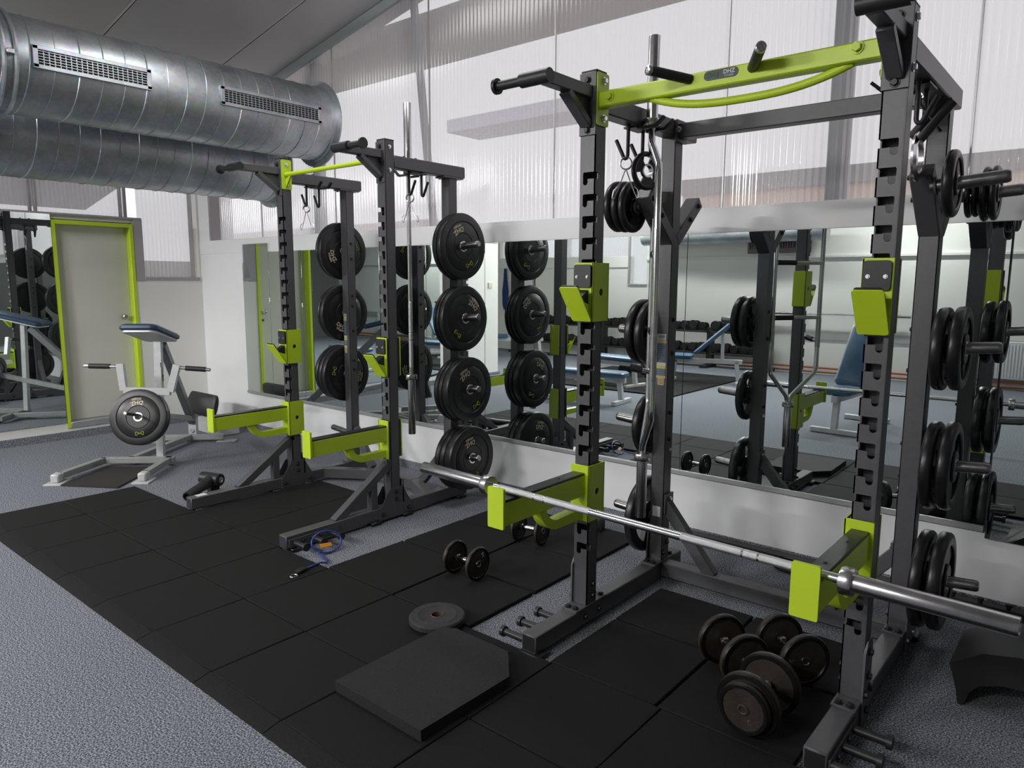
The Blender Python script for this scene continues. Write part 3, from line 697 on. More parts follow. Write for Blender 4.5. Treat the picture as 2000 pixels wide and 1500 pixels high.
for (xb, dx) in ((-1.325, -.095), (-1.085, .088)):
    p, q = V((xb, 2.62, 2.326)), V((xb+dx, 2.47, 2.345)); d = (q-p).normalized()
    gh = MB().tube([p, q-d*.008], .0185, 18).build('neutral_grip', BLACKP, lb_)
    c_ = MB().lathe([(.0188, 0), (.0188, .013), (.016, .016), (.010, .0165), (.009, .0145), (.005, .0145), (.004, .0165), (0, .0165)], q-d*.010, d, 18); c_.build('grip_end_cap', ZINC, gh)
lp = MB().prism(rrect(-1.268, -1.135, 2.308, 2.342, .0165), (0, 2.616, 0), X, Z, -Y, .002).build('name_plate', mat('dark_badge', (.02, .028, .035), .3), lb_)
lt = MB(); put_text(lt, 'DHZ', .021, (-1.170, 2.6138, 2.329), X, Z, depth=.0004, bold=.0004); put_text(lt, 'FITNESS', .0095, (-1.170, 2.6138, 2.315), X, Z, depth=.0004)
lt.build('lettering', mat('badge_silver', (.6, .62, .62), .4), lp)
def emblem(mb, o, u, v, s, r):
    # bow-tie emblem: two triangular loops joined by a slanted stroke
    o, u, v = V(o), V(u), V(v)
    pts = [(-1, .62), (-1, -.55), (-.80, -.62), (.05, .12), (.35, .10), (.80, .62), (1, .5), (1, -.5), (.80, -.62), (.45, -.40), (-.05, .14), (-.45, .12), (-.62, .62)]
    mb.tube([o+u*(p[0]*s)+v*(p[1]*s*.72) for p in pts], r, 5, closed=True)
em = MB(); emblem(em, (-1.232, 2.6136, 2.325), X, Z, .020, .0013); em.build('emblem', mat('badge_green', (.06, .22, .10), .4), lp)
sticker(B, -1.805, -1.752, 3.31, 1.05, 1.31)
wlb = box('white_label', STICKW, B, -1.80, -1.755, 3.3085, 3.31, .345, .40, 0)
nm = MB()
for k in range(5):
    put_text(nm, str(k+1), .016, (-1.7395, 2.652, NOTCH[k]-.012), Y, Z, depth=.0002)
nm.build('hole_numbers', INK_AND_SHADE, B)
# ================================================================ weight plates
def bump_proto(t, plain=False):
    # bumper plate about +Z, face at z=0, body below; lettering on the face
    R = .225; root = bpy.data.objects.new('bumper_plate', None); C.objects.link(root); root.empty_display_size = .1
    pr = [(.026, 0), (.088, 0), (.091, -.003), (.094, 0), (.163, -.002), (.167, -.005), (.171, 0), (.212, 0), (.221, -.004), (R, -.012), (R, -t+.012), (.221, -t+.004), (.212, -t), (.171, -t), (.167, -t+.005), (.163, -t+.002), (.094, -t), (.088, -t), (.026, -t)]
    MB().lathe(pr, seg=64, closed=True).build('rubber_body', RUB, root)
    MB().lathe([(.0255, .0015), (.036, .0015), (.037, 0), (.037, -.002), (.0255, -t-.001)], seg=32, closed=True).build('steel_hub', ZINC, root)
    if not plain:
        mb = MB(); put_text(mb, 'DHZ', .047, (0, 0, .0004), X, Y, arc=(-.117, -PI/2), bold=.0007)
        mb2 = MB(); put_text(mb2, 'FITNESS', .0215, (0, 0, .0004), X, Y, arc=(-.1475, -PI/2), bold=.0005)
        m3 = MB()
        for p in mb.v+mb2.v: m3.v.append(p)
        n0 = len(mb.v); m3.f = list(mb.f)+[tuple(i+n0 for i in f) for f in mb2.f]; m3.m = [0]*len(m3.f)
        m3.build('lettering', CREAM, root)
        em_ = MB(); emblem(em_, (0, .132, .0006), X, Y, .031, .0028); em_.build('emblem', YGREEN, root)
    return root
PROTO = {}
def bumper(t, p, ax, phi, label, cat_group, plain=False):
    key = (round(t, 3), plain)
    if key not in PROTO: r = PROTO[key] = bump_proto(t, plain)
    else: r = dup(PROTO[key])
    ax = V(ax).normalized(); rt = Z.cross(ax).normalized(); upv = ax.cross(rt)
    c, s = math.cos(phi), math.sin(phi); place(r, p, axes(rt*c+upv*s, upv*c-rt*s, ax))
    return tag(r, label, 'weight plate', cat_group)
def grip_proto(R, t):
    root = bpy.data.objects.new('grip_plate', None); C.objects.link(root); root.empty_display_size = .1
    h = min(.012, t*.35); r1, r2 = R*.36, R*.74
    mb = MB()
    mb.lathe([(r2, -.004), (r2+.006, 0), (R-h*1.2, 0), (R-h*.4, -h*.35), (R, -h), (R, -t+h), (R-h*.4, -t+h*.35), (R-h*1.2, -t), (r2+.006, -t), (r2, -t+.004)], seg=56, closed=True)
    mb.lathe([(.0255, 0), (r1-.004, 0), (r1, -.004), (r1, -t+.004), (r1-.004, -t), (.0255, -t)], seg=40, closed=True)
    for k in range(3):
        a0 = 2*PI*k/3+.3; w_ = .62; P = []
        n = 8
        for i in range(n+1):
            a = a0-w_+2*w_*i/n; P.append((r2*1.02*math.cos(a), r2*1.02*math.sin(a)))
        for i in range(n+1):
            a = a0+w_-2*w_*i/n; P.append((r1*.97*math.cos(a), r1*.97*math.sin(a)))
        mb.prism(P, (0, 0, -t*.22), X, Y, -Z, t*.56)
    mb.build('rubber_body', GRIP, root)
    MB().lathe([(.0250, .001), (.031, .001), (.032, -.001), (.0250, -t-.001)], seg=28, closed=True).build('steel_hub', ZINC, root)
    return root
GP = {}
def grip_plate(R, t, p, ax, phi, label, grp):
    key = (round(R, 3), round(t, 3))
    if key not in GP: r = GP[key] = grip_proto(R, t)
    else: r = dup(GP[key])
    ax = V(ax).normalized(); rt = Z.cross(ax).normalized(); upv = ax.cross(rt)
    c, s = math.cos(phi), math.sin(phi); place(r, p, axes(rt*c+upv*s, upv*c-rt*s, ax))
    return tag(r, label, 'weight plate', grp)
T45 = math.tan(math.radians(4.5))
ORD = ['innermost', 'second', 'third', 'fourth']
rowA = ['top', 'second highest', 'third highest', 'lowest']
# near rear upright of the far rack: pegs along +X
PA = [(1.80, [.040, .042], 205), (1.31, [.028, .028, .042], 141), (.815, [.042, .038, .058], 207), (.325, [.046, .046, .066], 193)]
for k, (zz, ts, ph) in enumerate(PA):
    x = -3.575+.014
    for j, t in enumerate(ts):
        x += t; last = j == len(ts)-1
        zc = zz+T45*(x-t/2+3.575)-.0022; pos = 'outermost' if last else ORD[j]
        bumper(t, (x, 3.628, zc), X, math.radians(ph if last else ph+70*j+40),
               f'{pos} bumper plate on the {rowA[k]} peg, near side of the far rack', 'bumper plates on the near side of the far rack')
        x += .0015
PF = [(1.80, [.042, .032], 290), (1.31, [.045, .040], 335), (.815, [.048, .045, .045], 75)]
for k, (zz, ts, ph) in enumerate(PF):
    x = -4.785-.014
    for j, t in enumerate(ts):
        zc = zz+T45*(-4.785-x+t/2)-.0022
        pos = 'first' if j == 0 else ('last' if j == len(ts)-1 else 'middle')
        bumper(t, (x, 3.628, zc), X, math.radians(ph+33*j), f'{pos} bumper plate on the {rowA[k]} peg, far side of the far rack', 'bumper plates on the far side of the far rack')
        x -= t+.0015
# near rack: rubber grip plates
rowB = ['upper', 'middle', 'lowest']
for k, (zz, R, t, n, ph) in enumerate([(1.305, .168, .046, 2, .4), (.825, .181, .046, 2, 1.2), (.335, .204, .050, 2, .2)]):
    for j in range(n):
        x = -.575+.016+t+j*(t+.014); zc = zz+T45*(x-t/2+.575)-.0015
        grip_plate(R, t, (x, 3.348, zc), X, ph+j*.7, f'{"outer" if j else "inner"} black grip plate on the {rowB[k]} peg, right side of the near rack', 'grip plates on the right side of the near rack')
for k, (zz, R, t, n, ph) in enumerate([(1.305, .170, .044, 2, 1.0), (.825, .165, .044, 1, .3), (.335, .203, .050, 1, 2.0)]):
    for j in range(n):
        x = -1.815-.016-t-j*(t+.012); zc = zz+T45*(-1.815-x-t/2)-.0015
        w_ = ('outer ' if j else 'inner ') if n > 1 else 'single '
        grip_plate(R, t, (x, 3.348, zc), -X, ph+j*.8, f'{w_}black grip plate on the {rowB[k]} peg, left side of the near rack', 'grip plates on the left side of the near rack')
for j in range(3):
    t = .034; x = -1.815-.022-t-j*(t+.006); grip_plate(.121, t, (x, 3.113, 1.925+T45*(-1.815-x-t/2)-.0015), -X, .5*j, ['inner', 'middle', 'outer'][j]+' small plate on the front fork peg behind the left front upright', 'small plates on the left fork')
grip_plate(.121, .038, (-.495, 3.113, 1.925+T45*.07-.0015), X, .6, 'lone small plate on the front fork peg at the right edge', 'small plates on the right fork')
for j, (R, t, x) in enumerate([(.088, .020, -.515), (.088, .020, -.490), (.110, .026, -.455), (.110, .026, -.423)]):
    grip_plate(R, t, (x, 3.583, 1.925+T45*(x-t/2+.575)-.0015), X, .8*j, ['first and smallest', 'second small', 'third, larger', 'fourth and outermost'][j]+' plate on the rear fork peg, right side', 'small plates on the right fork')
grip_plate(.088, .022, (-1.745, 3.06, 2.082), V((.94, -.34, 0)), .3, 'small iron plate hanging from a hook under the top beam', 'small plates on the left fork')
# ================================================================ barbells
def barbell(name, label, p, d, sag=0):
    p, d = V(p), V(d).normalized(); t = thing(name, label, 'barbell', p if d.z < .5 else p)
    L = 2.2; s_ = .415
    MB().tube([p+d*(s_-.01), p+d*(L-s_+.01)], .0138, 20).build('shaft', CHROME, t)
    for a, b in ((s_+.05, s_+.235), (s_+.242, s_+.285), (s_+.292, s_+.50)):
        for m in (0, 1):
            q0, q1 = (a, b) if not m else (L-b, L-a); MB().tube([p+d*q0, p+d*q1], .0142, 20).build('knurling', KNURL, t)
    for m in (0, 1):
        o, ax = (p, d) if not m else (p+d*L, -d)
        MB().lathe([(.004, .006), (.017, .006), (.018, 0), (.0245, 0), (.0255, .0015), (.0255, s_-.035), (.0265, s_-.034)], o, ax, 32).build('sleeve', STEEL, t)
        MB().lathe([(.0255, s_-.036), (.0375, s_-.035), (.0395, s_-.032), (.0395, s_-.004), (.0375, s_), (.0150, s_)], o, ax, 32).build('collar', STEEL, t)
    return t
barbell('barbell', 'bright steel barbell lying across the lime spotter arms of the near rack', (-2.312, 2.150, .7475), (2.190, -.101, 0))
barbell('barbell', 'chrome barbell hanging upright from the top of the far rack', (-3.690, 3.325, .519), (0, 0, 1))
# multi-grip trap bar hanging in the near rack
tb = thing('trap_bar', 'chrome cambered trap bar hanging upright inside the near rack', 'barbell', (-1.70, 3.005, .437))
c0 = V((-1.70, 3.005, 0)); nd = V((.099, -.163, 0)); sh = V((.87, .49, 0))*.028
for sg in (1, -1):
    P = [c0+nd*sg*.05+V((0, 0, 2.255)), c0+nd*sg*.12+V((0, 0, 2.19)), c0+sh+nd*sg*.93+V((0, 0, 2.075)), c0+sh+nd*sg+V((0, 0, 2.03)), c0+sh+nd*sg+V((0, 0, 1.0)), c0+sh+nd*sg*.95+V((0, 0, .955)), c0+nd*sg*.1+V((0, 0, .795)), c0+nd*sg*.04+V((0, 0, .745))]
    MB().tube(P, .0152, 16).build('frame_tube', CHROME, tb)
    MB().tube([c0+sh+nd*sg+V((0, 0, 1.33)), c0+sh+nd*sg+V((0, 0, 1.13))], .0172, 16).build('sleeve_grip', STEEL, tb)
for zz in (1.70, 1.335):
    h = MB().tube([c0+sh+nd+V((0, 0, zz)), c0+sh-nd+V((0, 0, zz))], .0125, 12).build('cross_handle', CHROME, tb)
    MB().tube([c0+sh-nd*.15+V((0, 0, zz)), c0+sh-nd*.9+V((0, 0, zz))], .017, 14).build('rubber_grip', BLACKP, h)
pd_ = V((-.87, -.49, 0))*.1
h = MB().tube([c0+sh+nd+V((0, 0, 1.17)), c0+sh+nd+pd_+V((0, 0, 1.19))], .0125, 12).build('side_handle', CHROME, tb)
MB().tube([c0+sh+nd+pd_*.45+V((0, 0, 1.18)), c0+sh+nd+pd_+V((0, 0, 1.19))], .0175, 14).build('rubber_grip', BLACKP, h)
for sg, z0_, z1_ in ((1, 2.652, 2.262), (-1, .437, .755)):
    MB().lathe([(.004, .006), (.017, .006), (.018, 0), (.0245, 0), (.0255, .002), (.0255, abs(z1_-z0_)-.035)], (-1.70, 3.005, z0_), (0, 0, -sg), 32).build('sleeve', STEEL, tb)
    L_ = abs(z1_-z0_)
    MB().lathe([(.0255, L_-.036), (.038, L_-.035), (.040, L_-.032), (.040, L_-.003), (.038, L_), (.012, L_)], (-1.70, 3.005, z0_), (0, 0, -sg), 32).build('collar', STEEL, tb)
# spring clips on the hooks
def clip(x, y, z, a, label):
    t = thing('spring_clip', label, 'clip', (x, y, z), 'spring clips hanging on the hooks'); P = []
    ca, sa = math.cos(a), math.sin(a); u = V((ca, sa, 0)); n = V((-sa, ca, 0)); c = V((x, y, z))
    for k in range(4*20+1):
        th = 2*PI*k/20; P.append(c+u*(.0265*math.cos(th))+Z*(.0265*math.sin(th))+n*(.004*(k/20-2)))
    MB().tube(P, .0028, 6).build('coil', ZINC, t)
    for sg in (-1, 1):
        q = [c+n*sg*.008+Z*-.027]
        q += [c+u*sg*.034-Z*.115, c+u*sg*.052-Z*.155, c+u*sg*.062-Z*.150, c+u*sg*.055-Z*.118, c+u*sg*.040-Z*.105]
        MB().tube(q, .0024, 6).build('wire_arm', ZINC, t)
clip(-3.605, 3.26, 2.103, .35, 'spring clip hanging on the hook beside the upright barbell')
clip(-4.755, 3.26, 2.103, .35, 'spring clip hanging from the far rack, far side hook')
clip(-1.785, 2.93, 2.103, .35, 'spring clip hanging beside the small iron plate')
# ================================================================ floor mats
TILES = {}
def tile(parent, x0, x1, y0, y1, h=.02):
    g = .0022; key = (round(x1-x0, 3), round(y1-y0, 3), h)
    if key not in TILES:
        TILES[key] = MB().box(-(x1-x0)/2+g, (x1-x0)/2-g, -(y1-y0)/2+g, (y1-y0)/2-g, 0, h, .0035).mesh('rubber_tile', MATR)
    o = bpy.data.objects.new('rubber_tile', TILES[key]); C.objects.link(o); o.parent = parent
    o.location = V(((x0+x1)/2+random.uniform(-.001, .001), (y0+y1)/2+random.uniform(-.001, .001), 0))-parent.location; o.rotation_euler.z = random.uniform(-.0025, .0025)
    return o
XG = [-5.61, -5.165, -4.665, -4.165, -3.665, -3.17, -2.655, -2.155, -1.655, -1.155, -.655, -.155, .345]
mt = thing('rubber_mat', 'long strip of black rubber tiles with a sloping edge across the carpet', 'floor mat', (-2.6, 1.73, 0))
for a, b in zip(XG, XG[1:]):
    tile(mt, a, b, 1.295, 1.74); tile(mt, a, b, 1.74, 2.24)
    rm = MB(); rm.prism([(1.222, 0), (1.295, 0), (1.295, .0195), (1.226, .004)], (a+.002, 0, 0), Y, Z, X, b-a-.004); rm.build('bevelled_edge', MATR, mt)
mt = thing('rubber_mat', 'black rubber tiles between the side beams of the far rack', 'floor mat', (-4.18, 2.75, 0))
for a, b in ((-4.70, -4.165), (-4.165, -3.662)):
    for c, d in ((2.243, 2.74), (2.74, 3.25)): tile(mt, a, b, c, d)
mt = thing('rubber_mat', 'black rubber tiles in two columns under two dumbbells', 'floor mat', (-2.66, 3.0, 0))
for c, d in ((2.246, 2.785), (2.795, 3.29), (3.30, 3.76)): tile(mt, -3.19, -2.660, c, d)
for c, d in ((2.245, 2.720), (2.732, 3.225), (3.232, 3.77)): tile(mt, -2.650, -2.135, c, d)
mt = thing('rubber_mat', 'four black rubber tiles inside the near rack', 'floor mat', (-1.17, 2.7, 0))
for a, b in ((-1.672, -1.185), (-1.175, -.675)):
    for c, d in ((2.243, 2.74), (2.752, 3.188)): tile(mt, a, b, c, d)
t = thing('rubber_block', 'thick black rubber block with two cut corners on the tiles', 'block', (-1.91, 1.83, .02))
MB().prism([(-2.158, 1.533), (-1.682, 1.533), (-1.672, 1.985), (-1.80, 2.128), (-2.10, 2.132), (-2.158, 2.10)], (0, 0, .021), X, Y, Z, .042).build('slab', mat('block_rubber', (.020, .020, .0215), .75, 0, .3, 200, .3, 250, spec=.3), t)
pl_ = thing('bumper_plate', 'worn small rubber plate lying flat beside the rubber block', 'weight plate', (-2.258, 2.168, .043))
q = V((0, -.02, 1)).normalized()
MB().lathe([(.026, .008), (.082, .008), (.088, .011), (.094, .008), (.112, .010), (.122, .008), (.128, .001), (.128, -.018), (.122, -.023), (.026, -.023)], pl_.location+Z*.014, q, 56, closed=True).build('rubber_body', mat('dusty_rubber', (.028, .028, .030), .8, 0, .2, 30, .15, 250), pl_)
MB().lathe([(.0250, .0095), (.030, .0095), (.032, .007), (.0250, -.02)], pl_.location+Z*.014, q, 28, closed=True).build('rusty_hub', mat('rusty_steel', (.10, .06, .045), .6, .4, .3, 60), pl_)
# ================================================================ dumbbells
def head(o, ax, R, t, parent):
    r = .006
    b = MB(); b.lathe([(.017, t*.30), (R*.80, t*.30), (R*.84, t*.5), (R-.004, t*.5), (R, t*.5-r), (R, -t*.5+r), (R-.004, -t*.5), (R*.84, -t*.5), (R*.80, -t*.30), (.017, -t*.30)], o, ax, 48, closed=True)
    h = b.build('weight_head', RUBW, parent)
    MB().lathe([(R-.0012, t*.5-r*.8), (R+.0006, t*.5-r*1.4), (R+.0006, -t*.5+r*1.4), (R-.0012, -t*.5+r*.8)], o, ax, 48, closed=False).build('worn_rim', RIMW, h)
    return h
def dumbbell(name, label, p, q, R, t, grp, extra=0, mark=None, rust=False):
    p, q = V(p), V(q); d = (q-p).normalized(); tt = thing(name, label, 'dumbbell', V(((p.x+q.x)/2, (p.y+q.y)/2, p.z-R)), grp)
    MB().lathe([(.012, 0), (.019, .002), (.019, .012), (.0135, .016), (.0155, (q-p).length*.5-t*.5), (.0135, (q-p).length-t-.016), (.019, (q-p).length-t-.012), (.019, (q-p).length-t-.002), (.012, (q-p).length-t)], p+d*t*.5, d, 20).build('handle', CHROME if not rust else STEEL, tt)
    hp = head(p, d, R, t, tt); hq = head(q, d, R, t, tt)
    for o, sg in ((p, -1), (q, 1)):
        if extra: head(o+d*sg*(t*.5+.016), d, R*.80, .032, tt)
        e = t*.30+(.032*.5+.016+t*.2-.032*.2 if extra else 0)
        MB().lathe([(.011, e-.002), (.011, e+.003), (.014, e+.006), (.020, e+.005), (.022, e-.002)], o, d*sg, 24, closed=True).build('end_ring', mat('rusty_ring', (.09, .055, .045), .5, .6) if rust else DSTEEL, tt)
    if mark:
        txt, size, rr, ang, rot = mark
        u = d.cross(Z).normalized()*-1; u = Z.cross(d).normalized(); v = d.cross(u)
        e = t*.30+.0012 if not extra else t*.5+.016+.032*.30+.0012
        a = math.radians(ang); c = q+d*e+u*(rr*math.cos(a))+v*(rr*math.sin(a)); b = math.radians(rot)
        m_ = MB(); put_text(m_, txt, size, c, u*math.cos(b)+v*math.sin(b), v*math.cos(b)-u*math.sin(b), depth=.0004, bold=.0006); m_.build('chalk_number', CHALK, tt)
    return tt
G = 'dumbbells on the floor mats'
dumbbell('dumbbell', 'dumbbell with a chalked 7 on the tiles between the racks', (-2.612, 2.644, .109), (-2.452, 2.648, .109), .0885, .026, G, 0, ('7', .036, .052, 48, 25))
dumbbell('dumbbell', 'dumbbell behind the lime arm tip, nearer the mirror', (-2.665, 3.245, .107), (-2.508, 3.270, .107), .086, .026, G, 0, ('0', .034, .045, 60, -20))
dumbbell('dumbbell', 'unmarked dumbbell, left one of the three under the barbell', (-1.128, 2.690, .124), (-.987, 2.585, .124), .103, .032, G, 0)
dumbbell('dumbbell', 'dumbbell with a chalked 6 on its face, beside the right front upright', (-.952, 2.849, .124), (-.812, 2.734, .124), .103, .032, G, 0, ('6', .044, .055, 175, 70))
dumbbell('dumbbell', 'heaviest dumbbell with doubled heads and a chalked 12', (-.8485, 2.470, .133), (-.8545, 2.292, .133), .112, .034, G, 1, ('12', .046, .052, -42, 150), rust=True)
# ================================================================ chest supported row machine
O = V((-6.19, 2.70, 0)); bx, ay = V((.7071, .7071, 0)), V((-.7071, .7071, 0))
def L(p, q_, z): return O+bx*p+ay*q_+Z*z
rw = thing('row_machine', 'silver grey lever row machine with a blue chest pad beside the door', 'exercise machine', (-6.3, 2.8, 0))
def bar(name, pts, w_, h_, m, parent=rw, upv=(0, 0, 1)):
    mb = MB()
    for a, b in zip(pts, pts[1:]): mb.beam(a, b, w_, h_, upv, .003)
    return mb.build(name, m, parent)
bar('base_cross', [L(-.475, -.03, .055), L(.13, -.055, .055)], .055, .05, SILVER)
for nm_, pts in (('base_leg', [L(-.452, -.03, .055), L(-.565, -.52, .055)]), ('base_leg', [L(.085, -.03, .055), L(.075, -.52, .055)]), ('spine', [L(-.236, -.04, .055), L(-.055, .90, .055)]), ('rear_bar', [L(-.37, .87, .050), L(.26, .885, .050)])):
    bar(nm_, pts, .055, .05, SILVER)
for (p, q_) in ((-.575, -.56), (.072, -.56)):
    fp = MB(); fp.beam(L(p, q_-.07, .006), L(p, q_+.10, .006), .13, .012, (0, 0, 1), .002); fp.beam(L(p, q_-.03, .045), L(p, q_+.07, .045), .062, .07, (0, 0, 1), .01); fp.build('foot_plate', SILVERW, rw)
for p in (-.37, .29):
    fp = MB(); fp.beam(L(p-.09, .88, .008), L(p+.09, .88, .008), .10, .016, (0, 0, 1), .003); fp.build('foot_plate', SILVER, rw)
po = bar('front_post', [L(.0, .0, .07), L(.025, .03, 1.06)], .06, .05, SILVERW, rw, (-1, 1, 0))
ml = MB(); put_text(ml, 'gym80', .062, L(.041+.008, .016, .80), Z*-1, ay, depth=.0005, bold=.001); ml.build('lettering', INK_AND_SHADE, po)
bar('rear_post', [L(.03, .10, 1.02), L(-.06, .965, .19)], .06, .07, mat('slate_grey_paint', (.17, .175, .185), .42, .2))
bk = MB(); bk.beam(L(-.062, .985, .03), L(-.062, .985, .215), .075, .055, (-1, 1, 0), .002); bko = bk.build('rear_bracket', SILVERW, rw)
bolt(bko, L(-.062, .957, .10), -ay, ZINC, 1.6)
dv = (ay*.97-Z*.235).normalized(); un = dv.cross(bx).normalized(); un = un if un.z > 0 else -un
pc = L(-.035, .03, 1.118)
pb_ = MB(); pb_.prism(rrect(-.135, .135, -.25, .27, .05), pc-un*.024, bx, dv, un, .014); pb_.build('pad_board', SILVERW, rw)
pv = MB()
for k, (ins, hh) in enumerate(((.012, 0), (0, .014), (0, .036), (.014, .052))): pass
PR = [(-.018, 0), (0, .014), (0, .036), (-.016, .052)]; ringn = None; P = []; F = []
for ins, hh in PR:
    ring = rrect(-.152-ins, .152+ins, -.272-ins, .292+ins, .06, 6); P += [pc-un*.010+bx*a+dv*b+un*hh for a, b in ring]; ringn = len(ring)
for i in range(len(PR)-1):
    for k in range(ringn): F.append((i*ringn+k, i*ringn+(k+1) % ringn, (i+1)*ringn+(k+1) % ringn, (i+1)*ringn+k))
F.append(tuple(range(ringn))[::-1]); F.append(tuple(range((len(PR)-1)*ringn, len(PR)*ringn))); pv.add(P, F); pv.build('chest_pad', NAVYV, rw)
lev = bar('lever_arm', [L(-.05, .93, .225), L(.01, -.33, .50)], .05, .05, SILVER)
bar('handle_frame', [L(-.150, -.30, .905), L(-.135, -.30, .69), L(.225, -.30, .675), L(.288, -.30, .895)], .055, .042, SILVERW, rw, ay)
bar('lever_riser', [L(.005, -.29, .50), L(.02, -.30, .68)], .05, .045, SILVERW, rw, ay)
for pts in ([L(-.165, -.30, .883), L(-.425, -.30, .890)], [L(.29, -.30, .872), L(.545, -.30, .852)]):
    p, q_ = V(pts[0]), V(pts[1]); h = MB().tube([p, q_], .0135, 14).build('handle', CHROME, rw)
    MB().tube([p.lerp(q_, .25), p.lerp(q_, .86 if pts[0].x > -6.3 else .99)], .0205, 16).build('handle_grip', BLACKP, h)
dl = (L(.0, -.6, .555)-L(-.0, -.35, .491)).normalized()
MB().tube([L(0, -.30, .478), L(0, -.30, .478)+dl*.33], .0125, 14).build('plate_peg', DSTEEL, rw)
MB().lathe([(0, 0), (.0135, 0), (.0145, .006), (.011, .012), (0, .013)], L(0, -.30, .478)+dl*.325, dl, 14).build('peg_tip', ZINC, rw)
bumper(.045, L(-.006, -.385, .488), dl, math.radians(187), 'bumper plate loaded on the grey row machine by the door', 'bumper plate on the row machine')
bumper(.030, L(-.006, -.385, .488)-dl*.047, dl, math.radians(120), 'thinner plate hidden behind the front plate of the row machine', 'bumper plate on the row machine', True)
t = thing('rubber_mat', 'brownish black flat mat between the feet of the row machine', 'floor mat', L(-.27, -.42, 0))
MB().prism([(-.50, -.635), (-.045, -.735), (.005, -.115), (-.415, -.085)], (O.x, O.y, .0005), bx, ay, Z, .013).build('mat_sheet', MATB, t)
# ================================================================ small things
lm = thing('landmine', 'black pivoting landmine sleeve at the front end of the far rack', 'bar attachment', (-4.9, 2.4, 0))
pf, pr_ = V((-4.835, 2.265, .082)), V((-4.985, 2.535, .128)); d = (pr_-pf).normalized()
MB().lathe([(.024, .02), (.024, 0), (.033, 0), (.034, .004), (.034, .16), (.040, .20), (.043, .30), (.030, .32)], pf, d, 28).build('sleeve', BLACKP, lm)
pv2 = MB(); pv2.cyl(pr_+V((-.09, -.035, 0)), pr_+V((.075, .02, 0)), .047, 24, .006); pvo = pv2.build('pivot_housing', BLACKP, lm)
MB().lathe([(.022, 0), (.022, .004), (.012, .006), (.010, .003), (0, .003)], pr_+V((.075, .02, 0)), V((.165, .055, 0)), 20).build('pivot_bolt', ZINC, pvo)
bs = MB(); bs.beam(pr_+V((-.05, -.02, -.118)), pr_+V((.10, .03, -.118)), .10, .016, (0, 0, 1), .003); bs.beam(pr_+V((.0, 0, -.11)), pr_+V((.0, 0, -.02)), .06, .07, (0, 1, 0), .004); bs.build('base_plate', BLACKP, lm)
rb = thing('resistance_band', 'blue rubber resistance band looped over the pegs of the far rack', 'resistance band', (-3.42, 2.40, .02))
ctr = V((-3.428, 2.405, .062)); uu = V((.012, .092, -.012)); ww = V((-.030, .02, .052)); P = []
for k in range(33):
    a = -2.2-2*PI*k/32; P.append(ctr+uu*math.cos(a)+ww*math.sin(a)+V((.010*k/32, 0, 0)))
P += [V((-3.40, 2.33, .018)), V((-3.35, 2.325, .010)), V((-3.29, 2.315, .009)), V((-3.262, 2.285, .012)), V((-3.258, 2.245, .027)), V((-3.25, 2.19, .028)), V((-3.243, 2.14, .028))]
MB().tube(P, .0058, 10).build('rubber_tube', BANDB, rb)
og = MB(); og.beam((-3.415, 2.355, .052), (-3.405, 2.425, .046), .024, .004, (1, 0, .9), .001); og.build('orange_tag', ORANGE, rb)
hd = MB(); hd.tube([(-3.243, 2.145, .030), (-3.236, 2.11, .032), (-3.226, 2.07, .030)], [.008, .017, .011], 12); hd.beam((-3.24, 2.13, .034), (-3.228, 2.072, .032), .032, .016, (0, 0, 1), .004); hd.build('band_handle', BLACKP, rb)
P = [V((-3.214, 2.045, .024))+V((.018*math.cos(2*PI*k/16), .020*math.sin(2*PI*k/16), .002)) for k in range(16)]
MB().tube(P, .0022, 6, closed=True).build('steel_ring', ZINC, rb)
# things along the mirror wall
t = thing('floor_rail', 'long low black rail on the carpet along the mirror wall', 'rail', (-.4, 3.96, 0))
MB().box(-1.95, 1.2, 3.94, 4.005, 0, .054, .004).build('rail_body', BLACKP, t)
for xx in (-.50, -.385, -.272):
    kb = MB(); kb.lathe([(.010, 0), (.010, .014), (.015, .016), (.015, .028), (0, .030)], (xx, 3.955, .053), Z, 14); kb.build('knob', BLACKP, t)
def soft_slab(name, m, parent, c, u, v, n, hw, hl, th, r=.04):
    c, u, v, n = V(c), V(u).normalized(), V(v).normalized(), V(n).normalized(); P = []; F = []
    PR = [(-th*.35, 0), (0, th*.28), (0, th*.72), (-th*.35, th)]; rn = 0
    for ins, hh in PR:
        ring = rrect(-hw-ins, hw+ins, -hl-ins, hl+ins, r, 5); P += [c+u*a+v*b+n*hh for a, b in ring]; rn = len(ring)
    for i in range(3):
        for k in range(rn): F.append((i*rn+k, i*rn+(k+1) % rn, (i+1)*rn+(k+1) % rn, (i+1)*rn+k))
    F.append(tuple(range(rn))[::-1]); F.append(tuple(range(3*rn, 4*rn))); mb = MB(); mb.add(P, F); return mb.build(name, m, parent)
t = thing('foam_bolster', 'black rounded foam bolster on the carpet behind the near rack', 'bolster', (-1.1, 3.88, 0))
soft_slab('foam_body', BLACKP, t, (-1.08, 3.87, 0), X, Y, Z, .26, .05, .068, .04)
t = thing('foam_bolster', 'small black pad standing on the tiles between the racks, by the wall', 'bolster', (-2.40, 3.70, .02))
soft_slab('foam_body', BLACKP, t, (-2.405, 3.735, .075), X, Z, -Y, .055, .055, .07, .03)
t = thing('foam_bolster', 'black pad leaning near the corner behind the row machine', 'bolster', (-7.2, 3.6, 0))
soft_slab('pad_body', BLACKP, t, (-7.13, 3.60, .30), X, V((0, .25, 1)), V((0, -1, .25)), .27, .115, .08, .06)
box('stand', SILVERW, t, -7.30, -6.85, 3.58, 3.80, 0, .16, .01)
t = thing('curved_cradle', 'black moulded plastic cradle on the carpet at the right edge', 'exercise aid', (-.05, 3.2, 0))
